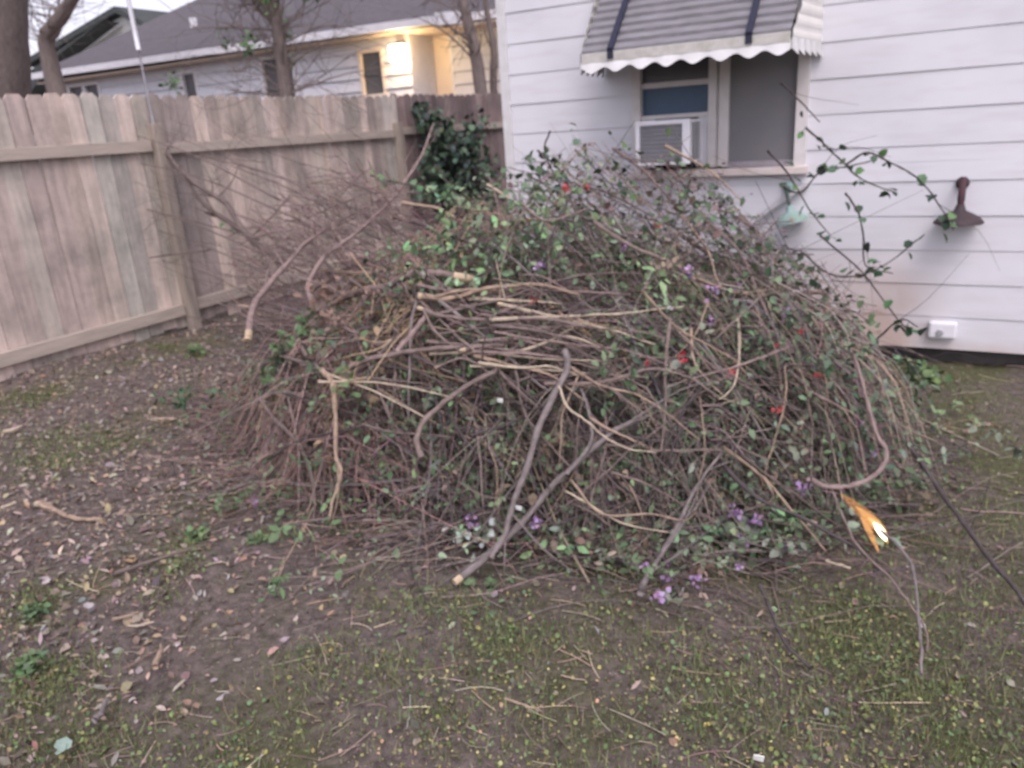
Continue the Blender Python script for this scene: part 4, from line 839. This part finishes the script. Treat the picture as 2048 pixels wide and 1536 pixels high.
PURS = [((1080, 530), .04, 'purple flower cluster left of the crown among green leaves'), ((1250, 495), .036, 'pink purple flower cluster high on the crown'), ((1375, 545), .04, 'lilac flower cluster on the upper right slope'), ((1422, 643), .03, 'bright lilac flower above the round red blossom'),
        ((1430, 585), .04, 'dull purple cluster just below the upper right lilac one'), ((1570, 635), .045, 'pale pink purple cluster against the stained siding'), ((1475, 578), .03, 'small violet cluster near the siding edge'), ((1495, 610), .035, 'faint violet cluster above the tall red blossom'),
        ((1720, 855), .04, 'violet cluster inside the hooked vine stem'), ((1748, 908), .045, 'violet cluster touching the hooked vine stem'), ((942, 1045), .036, 'purple cluster at front left of the steep grey branch'), ((1070, 1047), .034, 'purple cluster at front right of the steep grey branch'),
        ((510, 1005), .03, 'purple flower lying in the leaf litter left of the pile'), ((1470, 1026), .034, 'pink purple cluster low at the right front'), ((1512, 1048), .04, 'large violet cluster low at the right front'), ((1482, 1080), .034, 'faint pink cluster under the large violet one'),
        ((1335, 1148), .036, 'violet cluster on the ground behind the knobbly branch'), ((1392, 1158), .03, 'lone violet flower on the ground right of the knobbly branch'), ((1290, 1138), .034, 'violet cluster on the ground left of the knobbly branch'), ((1320, 1192), .036, 'lowest purple cluster on the ground'),
        ((1480, 1134), .022, 'small lilac flower alone on bare soil'), ((1606, 978), .034, 'purple cluster by the foot of the hooked vine stem'), ((413, 793), .016, 'tiny violet flower in litter below the fence'), ((1575, 1095), .026, 'small violet flower on soil left of the flame')]
for (px, py), s, lab in PURS: blossom('purple_flower', surf(px, py, .08, 3.9), s, PUR, 14, lab, 'flower')
for (px, py), s, lab in [((1000, 803), .018, 'white paper scrap bright in the middle of the heap'), ((1340, 618), .015, 'white paper scrap high in the right half of the heap'), ((1037, 1018), .02, 'pale yellow paper scrap beside the steep grey branch'), ((1517, 1519), .022, 'white pebble like scrap at the bottom edge'), ((1412, 1110), .016, 'white scrap on the soil near violet flowers')]:
    p = surf(px, py, .02 if py > 1090 else .16); s *= .6; b = MB(); b.prism([p + [-s, 0, -s * .7], p + [s * .8, .004, -s * .9], p + [s, .002, s * .5], p + [-s * .8, -.004, s * .7]], (0, .002, .001)); b.build('paper_scrap', M['paper'], origin=p)
    tag(bpy.data.objects[C.objects[-1].name], lab, 'scrap')
# pale leafy sprig lying at front
t = thing('leafy_sprig', surf(940, 1080, .05), 'pale wilted sprig with silvery leaves lying at the front left foot of the pile', 'sprig')
n = 34; pos = np.array([surf(x, y, .06) for x, y in zip(rng.normal(945, 26, n), rng.normal(1080, 17, n))]); e = np.stack([rng.normal(0, .5, n), rng.normal(0, .5, n), rng.uniform(0, 6.28, n)], -1)
V, Fq = scatter(BROAD, LEAFF, pos, rng.uniform(.025, .045, n), e); mk('leaves', V, Fq, M['leaf'], t, rep(jit([(.42, .5, .40), (.30, .40, .28), (.5, .56, .5)], n, .15), 7))
V, Fc = capped(spline([surf(1010, 1075, .05), surf(950, 1085, .05), surf(890, 1100, .05)], 10), np.full(10, .004), 6); mk('stem', V, Fc, M['branch'], t, np.tile(TONE['tan'], (len(V), 1)))

# flame licking up from a twig
fp = aty(1757, 1078, 2.85)
fl = thing('flame', fp, 'small orange forked flame leaning left at the right foot of the pile', 'flame')
def flame(path, rs, m, y=2.7, name='tongue'):
    P = spline([aty(px, py, y) for px, py in path], 14); u = np.linspace(0, 1, 14); R = np.interp(u, np.linspace(0, 1, len(rs)), rs) / F * 3.0
    v, ff = capped(P, R, 12); return mk(name, v, ff, m, fl, smooth=True)
for k_, (sc_, al_, es_, ec_, path_) in enumerate([
        (1.25, .13, .75, (1, .45, .15), [(1776, 1088), (1765, 1064), (1746, 1043), (1722, 1022), (1698, 1001), (1680, 987)]),
        (1.0, .22, .85, (1, .50, .18), [(1775, 1086), (1765, 1064), (1748, 1045), (1728, 1027), (1710, 1011)]),
        (.8, .35, 1.0, (1, .58, .24), [(1774, 1084), (1766, 1066), (1752, 1049), (1736, 1034)])]):
    m_f = mat('flame_gas', (0, 0, 0), 1, emit=ec_, es=es_, spec=0); m_f.node_tree.nodes['Principled BSDF'].inputs['Alpha'].default_value = al_
    flame(path_, [1, 7 * sc_, 9 * sc_, 6 * sc_, .4], m_f, name='flame_gas')
    if k_ < 2: flame([(1758, 1106), (1748, 1082), (1735, 1056), (1722, 1034)], [.5, 4 * sc_, 5 * sc_, 1 * sc_], m_f, name='flame_gas')
flame([(1772, 1081), (1766, 1069), (1757, 1056), (1748, 1046)], [1, 6, 5.5, .8], M['flame_in'], y=2.66, name='flame_core')

# ------------------------------------------------------------------ ivy on the fence
iv = thing('ivy', (-5.7, 9, 1.2), 'dark ivy clump hanging over the shaded end of the fence by the house corner', 'ivy')
pts = []
for px, py, r, k in [(840, 215, 12, 60), (862, 245, 22, 110), (890, 280, 34, 210), (905, 320, 38, 240), (935, 300, 30, 150), (875, 330, 32, 150), (915, 365, 36, 190), (945, 390, 32, 140), (865, 385, 30, 100), (975, 340, 20, 50), (960, 250, 24, 40)]:
    for _ in range(k):
        q = atx(px + rng.normal(0, r * .6), py + rng.normal(0, r * .7), -5.74 + rng.normal(.06, .09) * (1 if rng.random() < .8 else 2)); pts.append(q)
pos = np.array(pts); n = len(pos); e = np.stack([rng.normal(-.8, .5, n), rng.normal(0, .5, n), rng.uniform(0, 6.28, n)], -1)
V, Fq = scatter(BROAD, LEAFF, pos, rng.uniform(.06, .11, n), e); mk('leaves', V, Fq, M['leaf'], iv, rep(jit([(.05, .075, .06), (.07, .11, .07), (.05, .06, .055), (.12, .19, .12)], n, .25), 7))
for k_ in range(7):
    q = [atx(940 + rng.normal(0, 15) - i * 22, 395 - i * 55 + rng.normal(0, 12), -5.76) for i in range(4)]; V, Fc = capped(spline(q, 12), np.linspace(.016, .006, 12), 6); mk('stem', V, Fc, M['bark'], iv)

# ------------------------------------------------------------------ trees behind the fence
def tree(base, trunk, rs, label, twn, spread, leaves=0, seed=0, zr=(2.0, 4.5), name='tree', lc=DG, crown=None, limb=0):
    t = thing(name, base, label, 'tree'); m = 16; P = spline(trunk, m); R = np.interp(np.linspace(0, 1, m), np.linspace(0, 1, len(rs)), rs)
    V, Fc = capped(P, R, 14); V = V + rng.normal(0, rs[0] * .03, V.shape); mk('trunk', V, Fc, M['bark'], t, smooth=True)
    Pp = []; Rr = []; lp = []
    for i in range(twn):
        z = rng.uniform(*zr); j = int(np.argmin(np.abs(P[:, 2] - z))); o = P[j].copy(); a = rng.uniform(0, 6.28); L_ = rng.uniform(.5, 1) * spread
        d = np.array([math.cos(a), math.sin(a) * .6, rng.uniform(.0, .9)]); q = spline([o, o + d * L_ * .5 + rng.normal(0, .07, 3), o + d * L_ + rng.normal(0, .16, 3)], 8); Pp.append(q); Rr.append(rng.uniform(.008, .02) * np.linspace(1, .25, 8))
        for _ in range(8):
            k = rng.integers(2, 8); d2 = d + rng.normal(0, .7, 3); d2 /= np.linalg.norm(d2); l2 = rng.uniform(.15, .5) * spread; q2 = spline([q[k], q[k] + d2 * l2 * .5 + rng.normal(0, .03, 3), q[k] + d2 * l2], 8); Pp.append(q2); Rr.append(.0045 * np.linspace(1, .5, 8)); lp.append(q2[4:])
    V, Fq = tubes(np.array(Pp), np.array(Rr), 5); cr = mk('crown', V, Fq, M['bark'], t, smooth=True)
    if leaves:
        L = np.vstack(lp); cs = L[rng.integers(0, len(L), max(3, leaves // 26))]; pos = cs[rng.integers(0, len(cs), leaves)] + rng.normal(0, .07, (leaves, 3)); e = np.stack([rng.normal(-.3, .6, leaves), rng.normal(0, .6, leaves), rng.uniform(0, 6.28, leaves)], -1)
        V, Fq = scatter(BROAD, LEAFF, pos, rng.uniform(.05, .09, leaves), e); mk('leaves', V, Fq, M['leaf'], cr, rep(jit(lc, leaves, .25), 7))
    return t
def tp(px, py, x=None, y=None): return atx(px, py, x) if x is not None else aty(px, py, y)
a = tp(2, 0, y=5); c = tp(6, 190, y=5); dd = (a - c)
tree((c[0], 5, 0), [c - dd * 2.4, c, a, a + dd * 1.5, a + dd * 3 + [-.2, .2, 0]], [.27, .25, .235, .22, .17], 'massive grey brown tree trunk at the far left behind the fence', 14, 1.2, zr=(3.6, 5.6))
a = tp(122, 0, y=10); c = tp(88, 118, y=10)
tree((c[0] + .2, 10, 0), [(c[0] + .35, 10, 0), tp(98, 120, y=10), tp(104, 60, y=10), tp(125, 30, y=10), tp(150, -10, y=10), tp(180, -70, y=10), tp(190, -180, y=10)], [.22, .16, .14, .12, .10, .08, .04], 'leaning dark tree with bare twigs before the distant roof', 75, 2.2, zr=(3.2, 6.0))
c = tp(572, 190, y=9); a = tp(548, 0, y=9)
tree((c[0], 9, 0), [(c[0] - .05, 9, 0), c, tp(560, 90, y=9), a, tp(532, -120, y=9), tp(520, -260, y=9)], [.11, .095, .09, .08, .06, .03], 'slim brown tree with sparse green leaves before the long house', 90, 1.9, leaves=800, zr=(1.9, 5), lc=[(.08, .15, .06), (.12, .22, .08), (.10, .17, .09)])
c = tp(963, 190, y=11); a = tp(925, 0, y=11)
tree((c[0], 11, 0), [(c[0] + .15, 11, 0), c, tp(950, 100, y=11), tp(928, 10, y=11), tp(905, -120, y=11)], [.13, .10, .09, .075, .04], 'dark bare tree left of the house corner, in front of the pale siding', 34, 1.3, zr=(2.3, 5))
c = tp(988, 190, y=11.4); a = tp(975, 0, y=11.4)
tree((c[0], 11.4, 0), [(c[0] + .1, 11.4, 0), c, tp(988, 100, y=11.4), tp(972, 10, y=11.4), tp(960, -120, y=11.4)], [.08, .06, .055, .045, .02], 'thinnest dark bare tree touching the house corner', 12, .8, zr=(2.3, 5))

# ------------------------------------------------------------------ leaf litter, weeds, grass
def field(n, sel): 
    out = []
    while sum(len(o) for o in out) < n:
        x = rng.uniform(-6.0, 1.6, 40000); y = rng.uniform(.6, 5.2, 40000) ** 1; k = rng.random(40000) < sel(x, y); out.append(np.stack([x[k], y[k]], -1))
    return np.vstack(out)[:n]
def nz(x, y, s, ph): return .5 + .5 * np.sin(s * x + ph + 1.7 * np.sin(s * .7 * y + ph)) * np.cos(s * .9 * y - ph + 1.3 * np.sin(s * .8 * x))
def inside(x, y): return (((x - PC[0]) / PA) ** 2 + ((y - PC[1]) / PB) ** 2) < .8
def near(x, y): return np.clip(1.6 / np.hypot(x * .8, y) ** 1.1, .12, 1)
parts = []
q = field(46000, lambda x, y: near(x, y) * (.35 + .65 * nz(x, y, 3, 1)) * ~inside(x, y)); n = len(q)      # small dull fragments
e = np.stack([rng.normal(0, .6, n), rng.normal(0, .6, n), rng.uniform(0, 6.28, n)], -1)
V, Fq = scatter(LEAF, LEAFF, np.stack([q[:, 0], q[:, 1], gz(q[:, 0], q[:, 1]) + .004], -1), rng.uniform(.004, .014, n), e, rng.uniform(.35, 1.4, n)); parts.append((V, Fq, rep(jit([(.22, .18, .16), (.15, .12, .11), (.28, .23, .195), (.10, .08, .075), (.17, .16, .10), (.13, .14, .07)], n, .25), 7)))
left = lambda x, y: np.clip((-1.6 - x) * .9 - (y - 1.6) * .0, .03, 1)
q = field(14000, lambda x, y: near(x, y) * left(x, y) * ~inside(x, y)); n = len(q)                          # larger fallen leaves, mostly left
e = np.stack([rng.normal(0, .4, n), rng.normal(0, .4, n), rng.uniform(0, 6.28, n)], -1)
V, Fq = scatter(LEAF, LEAFF, np.stack([q[:, 0], q[:, 1], gz(q[:, 0], q[:, 1]) + .008], -1), rng.gamma(5, .0052, n).clip(.010, .05), e * [1.2, 1.2, 1], rng.uniform(.4, 1.3, n)); parts.append((V, Fq, rep(jit([(.32, .26, .215), (.23, .185, .155), (.38, .31, .26), (.15, .12, .10), (.33, .24, .17), (.31, .28, .25)], n, .17), 7)))
q = field(1300, lambda x, y: near(x, y) * left(x, y) * .6 * ~inside(x, y) + near(x, y) * .02); n = len(q)
e = np.stack([rng.normal(0, .4, n), rng.normal(0, .4, n), rng.uniform(0, 6.28, n)], -1)
V, Fq = scatter(BROAD, LEAFF, np.stack([q[:, 0], q[:, 1], gz(q[:, 0], q[:, 1]) + .012], -1), rng.uniform(.014, .036, n), e * [1.8, 1.8, 1], rng.uniform(.3, .9, n)); parts.append((V, Fq, rep(jit([(.34, .28, .24), (.35, .25, .175), (.31, .27, .25), (.25, .19, .15)], n, .15), 7)))
yel = lambda x, y: np.clip(1 - np.abs(x + .45) / 1.3, .0, 1) * np.clip((2.35 - y) * 1.2 + (x + .8) * .35, 0, 1)
q = field(3400, lambda x, y: near(x, y) * yel(x, y) * (.2 + .8 * nz(x, y, 5, 3)) * ~inside(x, y)); n = len(q)    # tiny yellow leaflets
e = np.stack([rng.normal(0, .4, n), rng.normal(0, .4, n), rng.uniform(0, 6.28, n)], -1)
V, Fq = scatter(BROAD, LEAFF, np.stack([q[:, 0], q[:, 1], gz(q[:, 0], q[:, 1]) + .012], -1), rng.uniform(.006, .0145, n), e * [1.6, 1.6, 1], rng.uniform(.5, 1.1, n)); parts.append((V, Fq, rep(jit([(.36, .33, .12), (.42, .38, .17), (.30, .29, .12), (.42, .32, .19)], n, .2), 7)))
V, Fq, Cc = join(parts); tag(mk('leaf_litter', V, Fq, M['litter'], col=Cc), 'brown and yellow fallen leaves strewn over the bare yard soil', 'leaf litter', kind='stuff')
# thin dead straws
n = 1500; q = field(n, lambda x, y: near(x, y) * ~inside(x, y)); th = rng.normal(.2, .7, n) ; L_ = rng.gamma(3, .022, n) + .02; tt = np.linspace(-.5, .5, 5); cv = rng.normal(0, .3, n)
P = np.zeros((n, 5, 3)); P[:, :, 0] = q[:, :1] + np.cos(th)[:, None] * tt * L_[:, None]; P[:, :, 1] = q[:, 1:] + np.sin(th)[:, None] * tt * L_[:, None] + (tt ** 2)[None] * (cv * L_)[:, None]
P[:, :, 2] = gz(P[:, :, 0], P[:, :, 1]) + .012; V, Fq = tubes(P, np.outer(rng.uniform(.0007, .0018, n), np.ones(5)), 4)
tag(mk('straw', V, Fq, M['twig'], col=rep(jit([(.35, .27, .21), (.25, .19, .16), (.45, .38, .28)], n, .2), 20)), 'fine dead straws scattered over the soil', 'straw', kind='stuff')
# weeds: clover-like leaflets and grass blades in patches
def patches():
    out = []
    for px, py, r, k in [(40, 800, .28, 340), (100, 880, .3, 380), (110, 930, .28, 420), (200, 890, .25, 300), (270, 880, .16, 160), (290, 665, .22, 220), (330, 690, .14, 160), (395, 705, .08, 70), (500, 740, .05, 60), (480, 780, .06, 70), (60, 1190, .1, 130), (65, 1220, .12, 160), (350, 1140, .13, 180), (330, 1200, .08, 60), (60, 1340, .16, 280), (160, 1330, .12, 160), (70, 1380, .08, 120), (370, 1090, .09, 120), (150, 1460, .16, 220), (30, 1440, .2, 260), (600, 1350, .15, 160), (640, 1310, .1, 90), (900, 1220, .16, 260), (780, 1340, .14, 200), (1000, 1260, .14, 220), (980, 1330, .18, 300), (850, 1440, .16, 200), (1100, 1280, .12, 150), (1250, 1240, .16, 200), (1400, 1330, .2, 260), (1400, 1430, .22, 260), (1650, 1250, .22, 380), (1700, 1350, .25, 420), (1820, 1300, .3, 480), (1900, 1100, .4, 700), (1850, 980, .4, 700), (1950, 850, .4, 500), (1980, 1250, .3, 420), (1700, 1180, .16, 240), (1950, 1400, .3, 460), (1850, 1480, .25, 360), (1500, 1500, .2, 200), (1600, 1420, .22, 260), (1900, 780, .3, 240), (1780, 900, .25, 320), (1240, 1120, .15, 200), (1450, 1100, .14, 160), (720, 1060, .12, 120), (560, 1080, .1, 80), (780, 1220, .15, 150), (300, 1480, .2, 200), (450, 1500, .15, 140), (560, 1440, .15, 140), (1000, 1450, .2, 200), (1200, 1500, .2, 160)]:
        c = atz(px, py, 0); out.append(np.stack([c[0] + rng.normal(0, r * .6, k), c[1] + rng.normal(0, r * .45, k)], -1))
    return np.vstack(out)
q = patches(); q = np.vstack([q[::4], q[::3] + rng.normal(0, .05, q[::3].shape)]); n = len(q)
e = np.stack([rng.normal(.2, .4, n), rng.normal(0, .4, n), rng.uniform(0, 6.28, n)], -1)
V, Fq = scatter(BROAD, LEAFF, np.stack([q[:, 0], q[:, 1], gz(q[:, 0], q[:, 1]) + rng.uniform(.006, .03, n)], -1), rng.uniform(.006, .018, n), e * [1.5, 1.5, 1], rng.uniform(.4, 1.1, n))
tag(mk('weeds', V, Fq, M['leaf'], col=rep(jit([(.12, .165, .06), (.15, .205, .075), (.10, .135, .055), (.21, .21, .09), (.13, .19, .09)], n, .25), 7)), 'low green clover and weeds growing in patches on the soil', 'weeds', kind='stuff')
q = np.vstack([patches() for _ in range(2)]); q = np.vstack([q, field(1500, lambda x, y: near(x, y) * (.1 + .9 * nz(x, y, 2.2, 5)) * ~inside(x, y))]); n = len(q)
e = np.stack([rng.normal(.8, .4, n), rng.normal(0, .3, n), rng.uniform(0, 6.28, n)], -1)
V, Fq = scatter(BLADE, BLADEF, np.stack([q[:, 0], q[:, 1], gz(q[:, 0], q[:, 1])], -1), rng.uniform(.012, .05, n), e)
tag(mk('grass', V, Fq, M['leaf'], col=rep(jit([(.13, .16, .06), (.17, .20, .08), (.22, .21, .11), (.10, .13, .055)], n, .22), 5)), 'sparse short green grass blades in the yard', 'grass', kind='stuff')
# small plants along fence foot
for px, py, r, lab in [(500, 745, .05, 'bright green seedling left of the pile below the reddish branch foot'), (482, 782, .06, 'bright green weed tuft at the left skirt of the pile'), (393, 705, .09, 'dark green weed near the fence post foot'), (290, 660, .16, 'green weed clump at the foot of the fence'), (395, 1080, .07, 'bluish green weed in the litter left of the pile'), (515, 1090, .06, 'bluish green broad leaf weed left of the pile skirt'), (60, 1340, .07, 'tall green weed near the left edge'), (1840, 760, .16, 'green weed clump under the right siding'), (66, 1230, .06, 'green weed tuft in the lower left litter')]:
    c = atz(px, py, 0); n = 70; pos = c + rng.normal(0, 1, (n, 3)) * [r * .28, r * .28, 0] + [0, 0, .002]; pos[:, 2] += rng.uniform(0, r * .45, n); e = np.stack([rng.normal(.3, .7, n), rng.normal(0, .6, n), rng.uniform(0, 6.28, n)], -1)
    V, Fq = scatter(BROAD, LEAFF, pos, rng.uniform(.25, .55, n) * r, e, rng.uniform(.6, 1.1, n)); tag(mk('weed', V, Fq, M['leaf'], col=rep(jit([(.11, .17, .085), (.14, .21, .095)], n, .2), 7), origin=c), lab, 'weed')
for px, py, s, cc, lab in [(350, 978, .05, (.36, .21, .15), 'orange brown curled leaf left of the pile'), (415, 965, .06, (.42, .30, .27), 'pinkish dry leaf right of the orange curled leaf'), (270, 975, .05, (.34, .26, .17), 'tan dry leaf left of the orange curled leaf'), (265, 1125, .045, (.36, .25, .15), 'amber dry leaf near the long slanted stick'), (480, 1117, .045, (.32, .20, .15), 'reddish dry leaf by the bluish green weed'), (97, 1160, .045, (.38, .33, .33), 'whitish dry leaf in the lower left litter'), (178, 1218, .04, (.40, .36, .36), 'pale round leaf at lower left'), (122, 1505, .05, (.26, .34, .29), 'pale green leaf near the bottom left corner'), (440, 1392, .03, (.36, .33, .34), 'small pale leaf at bottom left centre'), (380, 1410, .03, (.3, .2, .15), 'brown leaf at bottom left centre')]:
    c = atz(px, py, .02); n = 2; V, Fq = scatter(BROAD, LEAFF, np.array([c, c + [.008, .006, .004]]), np.array([s, s * .8]), np.array([[.3, .3, rng.uniform(0, 6)], [-.2, -.4, rng.uniform(0, 6)]]))
    tag(mk('fallen_leaf', V, Fq, M['litter'], col=np.tile(cc, (14, 1)), origin=c), lab, 'leaf')
# structure-type empties keep no leftovers
for o in list(C.objects):
    if o.parent is not None:
        for k in ('category', 'group'):
            if k in o.keys(): del o[k]
